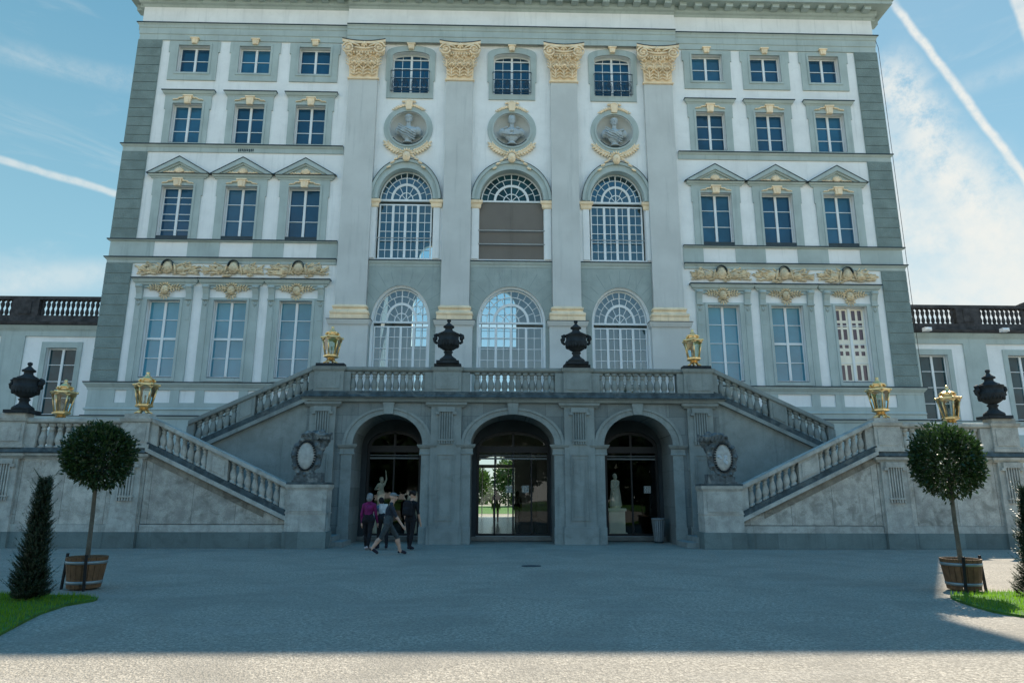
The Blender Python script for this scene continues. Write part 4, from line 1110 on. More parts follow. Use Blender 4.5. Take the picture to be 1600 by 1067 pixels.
    rl = MB().mould(12.4, 15.7, ST + .12, [(.08, 3.80), (.16, 3.83), (.19, 3.87), (.19, 3.96), (.15, 3.985)], False, False); rl.box(12.4, 15.7, ST + .12, ST + .30, 3.8, 3.98)
    rl.box(15.25, 15.62, ST - .03, ST + .25, 3.042, 3.80); rl.box(12.5, 12.65, ST - .03, ST + .25, 3.042, 3.80)
    rl = pm(rl).build('balustrade', M['pale'], stairs)
    for j in range(10): link('baluster', BALP, rl, (X(12.80 + j * .257), ST + .12, 3.042))
    for cx in (12.12, 16.04):
        p = MB(); w_ = .43; p.box(cx - w_, cx + w_, ST - .10, ST + .40, 3.042, 3.85); p.box(cx - w_ - .05, cx + w_ + .05, ST - .14, ST + .40, 3.041, 3.16)
        p.mould(cx - w_, cx + w_, ST - .10, [(.01, 3.851), (.05, 3.88), (.08, 3.97)], yb=ST + .40); p.box(cx - .40, cx + .40, ST - .1, ST + .32, 3.971, 4.13); p.box(cx - .33, cx + .33, ST - .12, ST - .099, 3.24, 3.78)
        pm(p).build('pedestal', M['pale'], rl)

# ================================================================== URNS, LANTERNS, CARTOUCHES
def make_urn(loc, label):
    u = empty('stone_urn', loc, label, 'urn', 'dark stone urns on the balustrades')
    x, y, z = loc
    b = MB(); b.box(x - .40, x + .40, y - .32, y + .32, z + .001, z + .10)
    b.lathe([(.30, .10), (.32, .14), (.30, .20), (.20, .27), (.14, .33), (.13, .40), (.17, .44), (.17, .47), (.12, .50)], loc, 20)
    b.lathe([(.12, .50), (.20, .54), (.31, .62), (.385, .74), (.40, .84), (.40, .88), (.37, .90), (.37, 1.06), (.40, 1.08), (.40, 1.12), (.30, 1.15)], loc, 24)
    b.build('body', M['black_stone'], u)
    g = MB()
    for j in range(22):
        a = 2 * pi * j / 22; g.ell((x + .36 * cos(a), y + .36 * sin(a), z + .73), (.035, .035, .12), 0, 6, 5)
    g.build('gadroon_band', M['black_stone'], u)
    l = MB(); l.lathe([(.30, 1.15), (.30, 1.17), (.20, 1.22), (.14, 1.27), (.13, 1.34), (.20, 1.37), (.20, 1.41), (.13, 1.46), (.07, 1.52), (.04, 1.55), (.075, 1.60), (.07, 1.66), (.0, 1.69)], loc, 16); l.build('lid', M['black_stone'], u)
    for s_ in (-1, 1):
        h = MB(); h.tube([(x + s_ * .36, y, z + 1.06), (x + s_ * .43, y, z + 1.10), (x + s_ * .50, y, z + 1.06), (x + s_ * .52, y, z + .97), (x + s_ * .49, y, z + .84), (x + s_ * .42, y, z + .78), (x + s_ * .39, y, z + .80)], [.05, .06, .065, .06, .055, .05, .03], 8)
        h.ell((x + s_ * .455, y - .02, z + .96), (.06, .10, .09)); h.build('handle', M['black_stone'], u)
    return u
u0 = make_urn((-15.9, ST + .12, 4.13), 'black stone urn on the far left pedestal beside a low gilt lantern')
copy_thing(u0, (15.92, ST + .12, 4.13), 'black stone urn on the far right pedestal in front of the right wing')
copy_thing(u0, (-2.40, A + .1, 6.20), 'black stone urn left of the middle terrace window, on the balustrade')
copy_thing(u0, (2.24, A + .1, 6.20), 'black stone urn right of the middle terrace window, on the balustrade')

def make_lantern(loc, label):
    l = empty('gilded_lantern', loc, label, 'lantern', 'gilded lanterns on the staircase')
    x, y, z = loc
    seg = 6; rot = pi / 6 * 0 + pi / 2 * 0 + .35
    def ring(r, zz): return [(x + r * cos(rot + 2 * pi * k / seg), y + r * sin(rot + 2 * pi * k / seg), z + zz) for k in range(seg)]
    b = MB()
    for k in range(6):
        a = rot + 2 * pi * k / 6; b.tube([(x + .26 * cos(a), y + .26 * sin(a), z + .02), (x + .17 * cos(a), y + .17 * sin(a), z + .07), (x + .10 * cos(a), y + .10 * sin(a), z + .15)], [.03, .035, .035], 6)
    b.lathe([(.10, .10), (.14, .13), (.11, .17), (.17, .20), (.25, .23), (.27, .25), (.27, .29), (.23, .31)], loc, seg, rot, False)
    b.build('foot', M['gold'], l)
    r0, r1, z0, z1 = .215, .335, .31, .90
    f = MB(); A0, A1 = ring(r0, z0), ring(r1, z1)
    for k in range(seg):
        f.tube([A0[k], A1[k]], .026, 5); f.tube([A0[k], A0[(k + 1) % seg]], .024, 5)
        m = (V(A1[k]) + V(A1[(k + 1) % seg])) / 2; pts = []
        for q in range(7):
            t = q / 6; p = V(A1[k]).lerp(V(A1[(k + 1) % seg]), t); pts.append((p.x, p.y, p.z - .05 + .08 * sin(pi * t)))
        f.tube(pts, .034, 5)
    f.build('frame', M['gold'], l)
    g = MB(); B0, B1 = ring(r0 - .005, z0), ring(r1 - .01, z1)
    g.add(B0 + B1, [(k, (k + 1) % seg, (k + 1) % seg + seg, k + seg) for k in range(seg)]); g.build('pane', M['lamp_glass'], l)
    rf_ = MB(); rf_.lathe([(.37, .90), (.39, .93), (.385, .97), (.30, 1.0), (.21, 1.03), (.19, 1.06), (.19, 1.10), (.24, 1.12), (.24, 1.145), (.15, 1.18), (.09, 1.24)], loc, seg, rot, False)
    for k in range(seg):
        p = ring(.37, .95)[k]; rf_.ell(p, (.045, .045, .05), 0, 7, 5); p = ring(.225, 1.09)[k]; rf_.ell(p, (.04, .04, .05), 0, 7, 5)
    rf_.build('roof', M['gold'], l)
    fn = MB(); fn.lathe([(.09, 1.235), (.06, 1.26), (.07, 1.28), (.035, 1.30), (.055, 1.335), (.05, 1.37), (.0, 1.40)], loc, 10); fn.build('finial', M['gold'], l)
    cd = MB().lathe([(.03, .31), (.03, .62)], loc, 8); cd.build('candle_tube', M['pole'], l)
    return l
l0 = make_lantern((-6.60, A + .1, 6.195), 'gilt lantern on the left end of the terrace balustrade')
copy_thing(l0, (6.52, A + .1, 6.195), 'gilt lantern on the right end of the terrace balustrade')
copy_thing(l0, (-12.05, ST + .12, 4.135), 'gilt lantern at the head of the left lower flight')
copy_thing(l0, (12.10, ST + .12, 4.135), 'gilt lantern at the head of the right lower flight')
copy_thing(l0, (-14.93, ST + .55, 3.93), 'low gilt lantern behind the left landing balustrade beside the far left urn')
copy_thing(l0, (14.73, ST + .55, 3.93), 'low gilt lantern behind the right landing balustrade beside the far right urn')
for s_ in (-1, 1): MB().box(s_ * 14.83 - .3, s_ * 14.83 + .3, ST + .4, ST + .8, 2.9, 3.92).build('lantern_plinth', M['pale'], stairs)

def make_cartouche(s_, label, worn):
    cx = s_ * 6.62; y = ST + .15; z = 2.0
    o = empty('carved_cartouche', (cx, y, z), label, 'cartouche', 'carved cartouches on the newel piers')
    def P(dx, dz, dy=0): return (cx + s_ * (dx - .04) * .96, y + dy, z + dz * 1.0)
    b = MB(); b.box(cx - .46, cx + .46, y - .22, y + .26, z + .001, z + .06); b.box(cx - s_ * .45, cx - s_ * .02, y - .17, y + .22, z + .061, z + .30)
    b.box(cx - s_ * .019, cx + s_ * .42, y - .16, y + .22, z + .061, z + .22); b.build('plinth', M['bustdk'], o)
    k = MB(); rnd = random.Random(5)
    k.ell(P(.13, .83), (.37, .14, .55), s_ * .08, 18, 12)
    k.tube([P(.13 + .375 * cos(a), .83 + .545 * sin(a), -.06) for a in [2 * pi * i / 36 for i in range(37)]], [.075 + .02 * (i % 3 == 0) for i in range(37)], 8)
    for (dx, dz, r_) in ((.45, 1.12, .10), (.54, .84, .09), (.46, .50, .11), (-.24, .55, .11), (-.30, .88, .09), (-.20, 1.15, .11), (.13, .25, .15), (.34, .30, .10), (-.06, .30, .10)):
        k.ell(P(dx, dz, -.05), (r_, .12, r_), 0, 10, 8); k.ell(P(dx, dz, -.16), (r_ * .45, .05, r_ * .45), 0, 8, 6)
        k.tube([P(dx + r_ * cos(a), dz + r_ * sin(a), -.10) for a in [i * pi / 6 for i in range(12)]], .028, 6)
    for q in (-1, 1):
        k.tube([P(.13 + q * (.30 + .16 * sin(t)), .45 + .28 * t, -.02) for t in [i * .25 for i in range(10)]], [.05 + .025 * (i % 2) for i in range(10)], 7)
    for j in range(44):
        t = rnd.random(); k.ell(P(.36 - .92 * t + (rnd.random() - .5) * .10, 1.30 + .17 * sin(.4 + 2.3 * t) + (rnd.random() - .5) * .26, (rnd.random() - .5) * .2), (.07 + .06 * rnd.random(), .08, .06 + .04 * rnd.random()), rnd.random() * 3, 8, 6)
    for j in range(8):
        k.tube([P(.34 - .12 * j, 1.24 + .10 * sin(j * .6)), P(.29 - .125 * j, 1.50 + .06 * sin(j * .5), -.12), P(.17 - .12 * j, 1.52 + .05 * sin(j), -.16), P(.13 - .12 * j, 1.34, -.14)], [.05, .055, .055, .04], 7)
    k.limb(P(-.34, 1.05), P(-.50, 1.40), .11, .08); k.limb(P(-.26, .55), P(-.32, 1.1), .09, .10)
    me = remesh(k, .019, 0); me.materials.append(M['bustdk']); c = link('carving', me, o)
    c.scale = (1, 1, 1)
    fr = MB(); ang = s_ * .0
    n = 34
    for j in range(n):
        a = 2 * pi * j / n; fr.ell(P(.13 + .295 * cos(a), .83 + .45 * sin(a), -.16), (.034, .04, .034), 0, 6, 4)
    fr.build('bead_border', M['black_stone'], o)
    ov = MB(); ov.ell(P(.13, .83, -.10), (.30, .09, .455), 0, 20, 12); ov = ov.build('oval_shield', M['bust_pale'], o)
    if worn:
        w = MB()
        for j in range(5):
            q = rnd.random; w.ell(P(.02 + .22 * q(), .62 + .26 * q(), -.185), (.05 + .04 * q(), .012, .03 + .03 * q()), q() * 3, 8, 5)
        for dx in (-.05, .17): w.ell(P(dx + .02, .86, -.18), (.07, .018, .05), 0, 8, 5)
        w.build('worn_relief', M['bust'], ov)
    return o
M['bustdk'] = mat('weathered_carving_stone', (.085, .105, .11), .9, .4, 6, .3, 30, .5, (.02, .028, .03), patch=.8, patch_col=(.28, .30, .28))
M['bust_pale'] = mat('pale_shield_stone', (.36, .38, .36), .85, .2, 5, .2, 30)
make_cartouche(-1, 'carved stone cartouche with plain pale oval on the left newel pier', False)
make_cartouche(1, 'carved stone cartouche with worn relief on its oval, on the right newel pier', True)

# ================================================================== GROUND
g = MB().add([(-400, -200, 0), (400, -200, 0), (400, 600, 0), (-400, 600, 0)], [(0, 1, 2, 3)]).build('ground', M['gravel']); tag(g, 'pale gravel forecourt', 'ground', None, 'structure')
def lawn(name, poly, seedn, side):
    top = .035
    o = MB().prism(poly, -.01, top, 'z').build(name, M['lawn']); tag(o, 'clipped lawn corner at the %s edge of the gravel' % side, 'lawn', None, 'structure')
    rnd = random.Random(seedn); k = MB(); xs = [p[0] for p in poly]; ys = [p[1] for p in poly]
    def inside(x, y):
        r = False; j = len(poly) - 1
        for i in range(len(poly)):
            (xi, yi), (xj, yj) = poly[i], poly[j]
            if (yi > y) != (yj > y) and x < (xj - xi) * (y - yi) / (yj - yi) + xi: r = not r
            j = i
        return r
    vs = []; fs = []
    n = 0
    while n < 30000:
        x = rnd.uniform(min(xs), max(xs)); y = rnd.uniform(min(ys), max(ys)); n += 1
        if not inside(x, y): continue
        x += rnd.gauss(0, .025); y += rnd.gauss(0, .025); a = rnd.random() * 2 * pi; h = .035 + rnd.random() * .045; w = .006
        dx, dy = cos(a) * w, sin(a) * w; lx, ly = (rnd.random() - .5) * .05, (rnd.random() - .5) * .05
        b = len(vs); vs += [(x - dx, y - dy, top - .005), (x + dx, y + dy, top - .005), (x + lx, y + ly, top + h)]; fs.append((b, b + 1, b + 2))
    k.add(vs, fs)
    me = bpy.data.meshes.new('grass'); me.from_pydata(k.v, [], k.f); me.materials.append(M['grassm'])
    gr = link('grass', me); tag(gr, 'short green grass blades on the %s lawn corner' % side, 'grass', None, 'stuff')
def rounded(pts): return pts
lawn('lawn', [(-6.85, 11.35), (-6.8, 11.15), (-6.95, 10.7), (-6.85, 10.0), (-6.6, 9.2), (-6.3, 8.3), (-6.0, 7.2), (-5.9, 6.5), (-14, 6.5), (-14, 12.1), (-8.2, 11.75), (-7.2, 11.6)], 3, 'left')
def smooth_lawn(): pass
LAWNR = [(6.80, 11.55), (6.70, 11.35), (6.62, 11.1), (6.5, 10.5), (6.45, 10.1), (6.5, 9.85), (6.62, 9.6), (6.9, 9.2), (7.4, 8.7), (14, 6.5), (14, 13.2), (9.0, 12.1), (8.0, 12.0), (7.2, 11.85), (6.95, 11.7)]
lawn('lawn.001', LAWNR, 4, 'right')
dc = MB().lathe([(.23, .001), (.23, .010)], (.2, 16.63, 0), 24, sy=.85)
tag(dc.build('drain_cover', M['lead']), 'dark round drain cover set in the gravel before the middle arch', 'drain cover')

# ================================================================== PLANTS
def make_tub(loc, label, side):
    x, y, z = loc
    t = empty('plant_tub', loc, label, 'tub', 'oak barrel tubs')
    b = MB(); n = 20; h = .545
    for k in range(n):
        a0, a1 = 2 * pi * k / n + .012, 2 * pi * (k + 1) / n - .012
        pts = []
        for (r, zz) in ((.262, .03), (.328, h)):
            for rr in (r, r - .03):
                pts += [(x + rr * cos(a), y + rr * sin(a), z + zz) for a in (a0, a1)]
        b.add(pts, [(0, 1, 5, 4), (2, 6, 7, 3), (0, 4, 6, 2), (1, 3, 7, 5), (4, 5, 7, 6), (0, 2, 3, 1)])
    b.build('staves', M['wood'], t)
    for za in (.10, .43):
        r = .262 + (.066) * (za - .03) / .515; MB().lathe([(r + .0, za - .001), (r + .008, za), (r + .014, za + .05), (r + .006, za + .051)], loc, 32).build('hoop', M['hoop'], t)
    MB().lathe([(.26, .40), (.30, .47)], loc, 20).build('soil', M['soil'], t)
    for s_ in (-1, 1):
        rx = (side * .335, -side * .17)[s_ > 0]; ry = (-.02, -.27)[s_ > 0]
        f = MB(); f.box(x + rx - .016, x + rx + .016, y + ry - .04, y + ry, z, z + .60)
        # slanted carrying poles at front corners
        f.v = [(px + (-.03 if s_ < 0 else .0) * side * ((pz - z) / .6 - .7), py - .05 * (pz - z) / .6 * (s_ > 0), pz) for px, py, pz in f.v]
        f.build('carrying_rod', M['iron'], t)
    return t
def crown_mesh(rad, sq, n, seed, m, leaf_len, wob=.10, core=.55, shoots=0):
    rnd = random.Random(seed); vs, fs = [], []
    shoot = [V((rnd.gauss(0, 1), rnd.gauss(0, 1), rnd.gauss(.35, 1))).normalized() for _ in range(shoots)]
    lumps = [(V((rnd.gauss(0, 1), rnd.gauss(0, 1), rnd.gauss(0, 1))).normalized(), rnd.uniform(-wob, wob), rnd.uniform(3, 7)) for _ in range(26)]
    for i in range(n):
        d = V((rnd.gauss(0, 1), rnd.gauss(0, 1), rnd.gauss(0, 1))).normalized()
        r = 1 + sum(a * max(0, d.dot(l)) ** p for l, a, p in lumps)
        q = rnd.random(); rr = rad * r * (core + (1 - core) * q ** .42) * (1 + rnd.random() ** 6 * .14)
        p = V((d.x * rr, d.y * rr, d.z * rr * sq))
        if d.z < -.75 and rnd.random() < .4: continue
        dr = (d + V((rnd.gauss(0, .6), rnd.gauss(0, .6), rnd.gauss(0, .6) + .25))).normalized()
        up = dr.cross(V((rnd.gauss(0, 1), rnd.gauss(0, 1), rnd.gauss(0, 1)))).normalized()
        if shoots and rnd.random() < .045:
            sdir = shoot[rnd.randrange(len(shoot))]; tt = rnd.random(); p = sdir * rad * (.86 + .26 * tt) + V((rnd.gauss(0, .02), rnd.gauss(0, .02), rnd.gauss(0, .02))); p.z *= sq
        L = leaf_len * rnd.uniform(.7, 1.25); W = L * .22
        b = len(vs); vs += [p, p + dr * L * .45 + up * W, p + dr * L, p + dr * L * .45 - up * W]; fs.append((b, b + 1, b + 2, b + 3))
    me = bpy.data.meshes.new('crown'); me.from_pydata([tuple(v) for v in vs], [], fs); me.materials.append(m)
    return me
def topiary(loc, cz, rad, sq, seed, label, leanx):
    x, y, z = loc
    t = empty('bay_tree', loc, label, 'tree', 'clipped standard bay trees')
    tr = MB(); tr.tube([(x, y, z + .42), (x + leanx * .2, y, z + .8), (x + leanx * .55, y + .01, z + 1.2), (x + leanx * .9, y, z + 1.62), (x + leanx, y, cz)], [.042, .038, .036, .034, .03], 9)
    rnd = random.Random(seed)
    for j in range(9):
        a = j * 2.4; tr.tube([(x + leanx * .95, y, cz - rad * .75), (x + leanx + .25 * cos(a), y + .25 * sin(a), cz - .1), (x + leanx + .55 * cos(a), y + .55 * sin(a), cz + rnd.uniform(-.3, .4))], [.02, .014, .006], 5)
    tr.build('trunk', M['bark'], t)
    c = link('crown', crown_mesh(rad, sq, 8000, seed, M['bay'], .082, .17, .38, 22), t, (x + leanx, y, cz))
    return t
make_tub((-7.80, 12.6, 0), 'oak barrel tub with steel hoops holding the left bay tree', -1)
make_tub((7.62, 12.4, 0), 'oak barrel tub with steel hoops holding the right bay tree', 1)
topiary((-7.80, 12.6, 0), 2.27, .545, 1.02, 21, 'clipped round bay tree in deep shade in the left tub', -.03)
topiary((7.62, 12.4, 0), 2.24, .565, 1.0, 24, 'clipped round bay tree with sunlit rim in the right tub', .0)
def yew(loc, h, r, seed, label):
    rnd = random.Random(seed); x, y, z = loc
    t = empty('yew_shrub', loc, label, 'shrub', 'conical clipped yews')
    MB().tube([(x, y, z), (x, y, z + h * .9)], [.045, .01], 7).build('trunk', M['bark'], t)
    vs, fs = [], []
    def sprig(p, d, L, n=16):
        d = d.normalized(); s0 = d.cross(V((0, 0, 1)));
        if s0.length < .1: s0 = V((1, 0, 0))
        s0.normalize(); u0 = s0.cross(d)
        for i in range(n):
            q = i / n; c = p + d * L * q + V((0, 0, .10 * L * q * q))
            a = rnd.random() * 2 * pi; o = (s0 * cos(a) + u0 * sin(a)) * .75 + d * .65; o.normalize()
            nl = .040 * (1.15 - .5 * q); w = o.cross(d).normalized() * .006
            b = len(vs); vs.extend([c - w, c + w, c + o * nl]); fs.append((b, b + 1, b + 2))
        w = u0 * .004; b = len(vs); vs.extend([p - w, p + w, p + d * L + V((0, 0, .1 * L))]); fs.append((b, b + 1, b + 2))
    for i in range(2600):
        q = rnd.random() ** 1.25; a = rnd.random() * 2 * pi
        rr = r * (1 - q) ** .95 * (.82 + .28 * sin(3 * a + q * 11)) + .015; f = rnd.uniform(.35, 1)
        p = V((x + cos(a) * rr * f * .9, y + sin(a) * rr * f * .9, z + .03 + q * h * .93))
        sprig(p, V((cos(a), sin(a), .75 + .5 * q)), .08 + .09 * rnd.random() + (.14 if rnd.random() < .07 else 0))
    for i in range(5): sprig(V((x + rnd.uniform(-.03, .03), y, z + h * .9)), V((rnd.uniform(-.3, .3), 0, 1)), .2)
    me = bpy.data.meshes.new('crown'); me.from_pydata([tuple(v) for v in vs], [], fs); me.materials.append(M['yew'])
    link('crown', me, t)
yew((-7.80, 11.15, .03), 1.84, .245, 31, 'dark conical yew on the shaded left lawn corner')
yew((8.22, 11.4, .03), 1.74, .34, 32, 'conical yew catching sun on the right lawn corner')

def far_tree(loc, h, rad, seed, label):
    x, y, z = loc; t = empty('park_tree', loc, label, 'tree', 'park trees seen through the passage')
    MB().tube([(x, y, z), (x + .1, y, z + h * .35), (x, y, z + h * .7)], [.35, .28, .12], 8).build('trunk', M['bark'], t)
    link('crown', crown_mesh(rad, .85, 4200, seed, M['treeleaf'], .7, .25, .25), t, (x, y, z + h * .52))
far_tree((3.6, 104, 0), 7.2, 4.6, 41, 'broad green park tree seen through the middle door, right of the opening')
far_tree((-5.2, 135, 0), 6.0, 4.2, 42, 'distant green tree seen through the middle door at its left edge')
far_tree((8.5, 118, 0), 9.5, 5.6, 43, 'taller tree behind the broad one seen through the middle door')
lawn_b = MB().add([(-60, 64, .02), (60, 64, .02), (60, 110, .02), (-60, 110, .02)], [(0, 1, 2, 3)]).build('rear_lawn', M['lawn']); tag(lawn_b, 'lawn strip behind the palace', 'lawn', None, 'structure')

gl_ = MB().add([(-150, -150, .02), (150, -150, .02), (150, -22, .02), (-150, -22, .02)], [(0, 1, 2, 3)]).build('garden_lawn', M['lawn']); tag(gl_, 'wide garden lawn facing the palace', 'lawn', None, 'structure')
rnd = random.Random(77); vs, fs = [], []
for j in range(22):
    bx, by, br, bz = -84 + j * 8 + rnd.uniform(-2, 2), -62 - rnd.uniform(0, 16), rnd.uniform(4.5, 6.5), rnd.uniform(6, 9)
    for i in range(2600):
        d = V((rnd.gauss(0, 1), rnd.gauss(0, 1), rnd.gauss(0, 1))).normalized(); r = br * (.5 + .5 * rnd.random() ** .4) * (1 + .18 * sin(5 * d.x + j) * cos(4 * d.z))
        p = V((bx, by, bz)) + V((d.x * r, d.y * r, d.z * r * 1.3)); p.z = max(.1, p.z)
        a = V((rnd.gauss(0, 1), rnd.gauss(0, 1), rnd.gauss(0, 1))).normalized(); c_ = a.cross(d).normalized()
        b = len(vs); vs += [tuple(p), tuple(p + a * .7 + c_ * .35), tuple(p + a * 1.3), tuple(p + a * .7 - c_ * .35)]; fs.append((b, b + 1, b + 2, b + 3))
me = bpy.data.meshes.new('garden_wood'); me.from_pydata(vs, [], fs); me.materials.append(M['bay'])
tag(link('garden_wood', me), 'dark belt of garden trees facing the palace', 'wood', None, 'stuff')

# ================================================================== PEOPLE AND STATUES
def figure(joints, head, tags, hand_pose=.5, female=False, scale=1.0, thick=1.0):
    """joints: dict of points. returns (MB, list of (a,b,tag))"""
    J = {k: V(v) for k, v in joints.items()}; k = MB(); seg = []
    def L(a, b, r0, r1, tg):
        k.limb(a, b, r0 * thick, r1 * thick, 12); seg.append((V(a), V(b), max(r0, r1), tg))
    pel, ch, nk = J['pelvis'], J['chest'], J['neck']
    L(pel, pel.lerp(ch, .5), .125, .115, 'hip'); L(pel.lerp(ch, .5), ch, .118, .128, 'torso')
    side = (J['shl'] - J['shr']).normalized(); fwd = side.cross((nk - pel).normalized()).normalized()
    for s_, sh, hp in ((1, 'shl', 'hipl'), (-1, 'shr', 'hipr')):
        L(ch, J[sh], .10, .058, 'torso'); L(pel, J[hp], .12, .105, 'hip'); L(ch.lerp(nk, .85), J[sh] + V((0, 0, .01)), .055, .046, 'torso')
        L(pel.lerp(ch, .55) , J[hp] + V((0, 0, .06)), .10, .09, 'torso' if False else 'hip')
    L(ch.lerp(nk, .7), head[0] - V((0, 0, .06)), .062, .056, 'neck')
    for s_ in ('l', 'r'):
        L(J['sh' + s_], J['el' + s_], .051, .041, 'uparm'); L(J['el' + s_], J['wr' + s_], .042, .028, 'forearm')
        w = J['wr' + s_]; d = (w - J['el' + s_]).normalized(); palm = w + d * .085
        L(w, palm, .027, .034, 'hand'); sd = d.cross(fwd).normalized() if d.cross(fwd).length > .1 else side
        for q, (o_, ln) in enumerate(((-.027, .068), (-.009, .080), (.009, .075), (.026, .058))):
            b0 = palm + fwd * o_ + d * .01; b1 = b0 + d * ln * .5 + fwd.cross(d) * .0 - sd * .004; b2 = b1 + (d * .8 + sd * .5 * hand_pose).normalized() * ln * .5
            L(b0, b1, .011, .010, 'hand'); L(b1, b2, .010, .008, 'hand')
        L(w + d * .03 + fwd * .02, w + d * .075 + fwd * .062, .013, .010, 'hand')
        L(J['hip' + s_], J['kn' + s_], .090, .060, 'thigh'); L(J['kn' + s_], J['an' + s_], .060, .040, 'shin')
        cal = J['kn' + s_].lerp(J['an' + s_], .3) - fwd * .02; L(cal, J['kn' + s_].lerp(J['an' + s_], .55) - fwd * .012, .058, .046, 'shin')
        L(J['an' + s_], J['toe' + s_], .044, .036, 'foot'); hl = J['an' + s_] - (J['toe' + s_] - J['an' + s_]).normalized() * .035 - V((0, 0, .03)); L(J['an' + s_], hl, .042, .036, 'foot')
    # head: skull, jaw, nose, brow, ears
    hc, hf = V(head[0]), V(head[1]).normalized(); hs = hf.cross(V((0, 0, 1))).normalized(); hu = hs.cross(hf).normalized()
    mt = Matrix((hs, hf, hu)).transposed()
    def E(off, r, tg='head'):
        c = hc + mt @ V(off); k.ell(c, r, 0, 12, 8, mt); seg.append((c, c, max(r), tg))
    E((0, -.01, .02), (.077, .098, .105)); E((0, .035, -.055), (.055, .062, .065)); E((0, .105, -.012), (.014, .022, .026)); E((0, .09, -.062), (.026, .016, .010))
    E((0, .088, .028), (.052, .014, .010))
    for s_ in (-1, 1): E((s_ * .034, .088, .008), (.016, .010, .009)); E((s_ * .078, -.01, -.005), (.010, .018, .030)); E((s_ * .045, .06, -.03), (.028, .03, .025))
    return k, seg, mt, hc, fwd
def paint(me, seg, mats):
    order = list(mats.keys()); 
    for t_ in order: me.materials.append(mats[t_])
    for p in me.polygons:
        c = p.center; best = None; bd = 9
        for a, b, r, tg in seg:
            ab = b - a; t_ = 0 if ab.length < 1e-6 else max(0, min(1, (c - a).dot(ab) / ab.length_squared)); d = (c - (a + ab * t_)).length - r * .6
            if d < bd: bd = d; best = tg
        p.material_index = order.index(best if best in mats else 'skin')
def pose_stand(h=1.7, stride=.0, lean=.0, arm=.1, face=0.0, bend=.0, arms=None, knee=.0):
    """faces -y by default; stride along facing; returns joints in local coords"""
    s = h / 1.72; J = {}
    def P(f, sx, z): return V((sx * s, -f * s, z * s))
    J['pelvis'] = P(0, 0, .93 - .04 * stride); dz = -.04 * stride
    up = .48
    J['chest'] = P(lean * .30 + bend * .25, 0, 1.26 + dz - bend * .12); J['neck'] = P(lean * .45 + bend * .42, 0, 1.46 + dz - bend * .26)
    nk = J['neck']; ch = J['chest']
    for s_, sx in (('l', 1), ('r', -1)):
        f = stride * (1 if s_ == 'l' else -1)
        J['sh' + s_] = ch.lerp(nk, .56) + V((sx * .172 * s, 0, 0)); J['hip' + s_] = P(0, sx * .095, .89 + dz)
        J['kn' + s_] = P(f * .24 + .05 * abs(stride) + knee, sx * .10, .49 + dz * .4)
        J['an' + s_] = P(f * .40 - (.05 if f < 0 else 0), sx * .10, .085 + (.10 * stride if f < 0 else 0)); J['toe' + s_] = J['an' + s_] + P(.15, sx * .02, -.045 if f >= 0 else -.10 * stride - .02)
        J['el' + s_] = J['sh' + s_] + P(-f * .16 + .02 * bend * 5, sx * .045, -.285); J['wr' + s_] = J['el' + s_] + P(-f * .10 + .08 + bend * .2, sx * .0, -.24)
    hd = nk + P(.03 + lean * .06 + bend * .13, 0, .15 - bend * .05)
    return J, (hd, V((0, -1, -.05 - bend * .5)))
def make_person(loc, rz, J, head, mats, label, hair=None, extra=None, vox=.0082, thick=1.0, cloth=None):
    k, seg, mt, hc, fwd = figure(J, head, None, thick=thick)
    me = remesh(k, vox, 2); paint(me, seg, mats)
    o = link('person', me, None, loc); o.rotation_euler.z = rz
    tag(o, label, 'person', 'visitors at the doorways')
    def child(mb, name, m, remesh_v=None):
        if remesh_v: m2 = remesh(mb, remesh_v, 3); m2.materials.append(m)
        else: m2 = mb.mesh(name, [m])
        c = bpy.data.objects.new(name, m2); COL.objects.link(c); c.parent = o; return c
    if hair:
        col, style = hair; hk = MB()
        if style == 'short':
            hk.ell(hc + mt @ V((0, -.025, .045)), (.086, .10, .092), 0, 12, 8, mt); hk.ell(hc + mt @ V((0, -.055, .0)), (.080, .07, .09), 0, 12, 8, mt)
        elif style == 'bob':
            hk.ell(hc + mt @ V((0, -.025, .04)), (.098, .105, .10), 0, 12, 8, mt); hk.ell(hc + mt @ V((0, -.06, -.03)), (.095, .075, .11), 0, 12, 8, mt)
        elif style == 'cap':
            hk.ell(hc + mt @ V((0, -.005, .06)), (.088, .108, .072), 0, 12, 8, mt); hk.ell(hc + mt @ V((0, .11, .055)), (.065, .07, .014), 0, 10, 6, mt)
        elif style == 'curly':
            for j in range(24):
                a = j * 2.4; hk.ell(hc + mt @ V((.075 * cos(a), -.03 + .07 * sin(a), .03 + .05 * (j % 4) / 2)), (.045, .045, .045), 0, 8, 6, mt)
        child(hk, 'cap' if style == 'cap' else 'hair', col, .012)
    if extra: extra(child, J, fwd)
    return o
skin = solid('skin', (.42, .27, .20), .6)
def cl(name, c): return mat(name, c, .92, .28, 7, .9, 11, fine=.25)
black_c, navy_c, mag_c = cl('black_cloth', (.010, .011, .014)), cl('dark_navy_cloth', (.022, .030, .042)), cl('magenta_knit', (.14, .012, .075))
blue_c, white_c, grey_c = cl('pale_blue_shirt', (.10, .155, .21)), cl('white_cloth', (.5, .52, .52)), cl('grey_green_shorts', (.045, .058, .062))
shoe_w, shoe_d = cl('white_red_shoe', (.42, .36, .36)), cl('dark_shoe', (.02, .018, .03))
hair_w, hair_d = cl('grey_white_hair', (.16, .17, .175)), cl('dark_hair', (.012, .010, .010))
def mset(top, bottom, shoes, sleeves=None, shin=None, neck=None):
    s = sleeves or top
    return {'skin': skin, 'torso': top, 'uparm': top, 'forearm': s, 'hip': bottom, 'thigh': bottom, 'shin': shin or bottom, 'foot': shoes, 'neck': neck or skin, 'hand': skin, 'head': skin}
J, H = pose_stand(1.66, .35, .10)
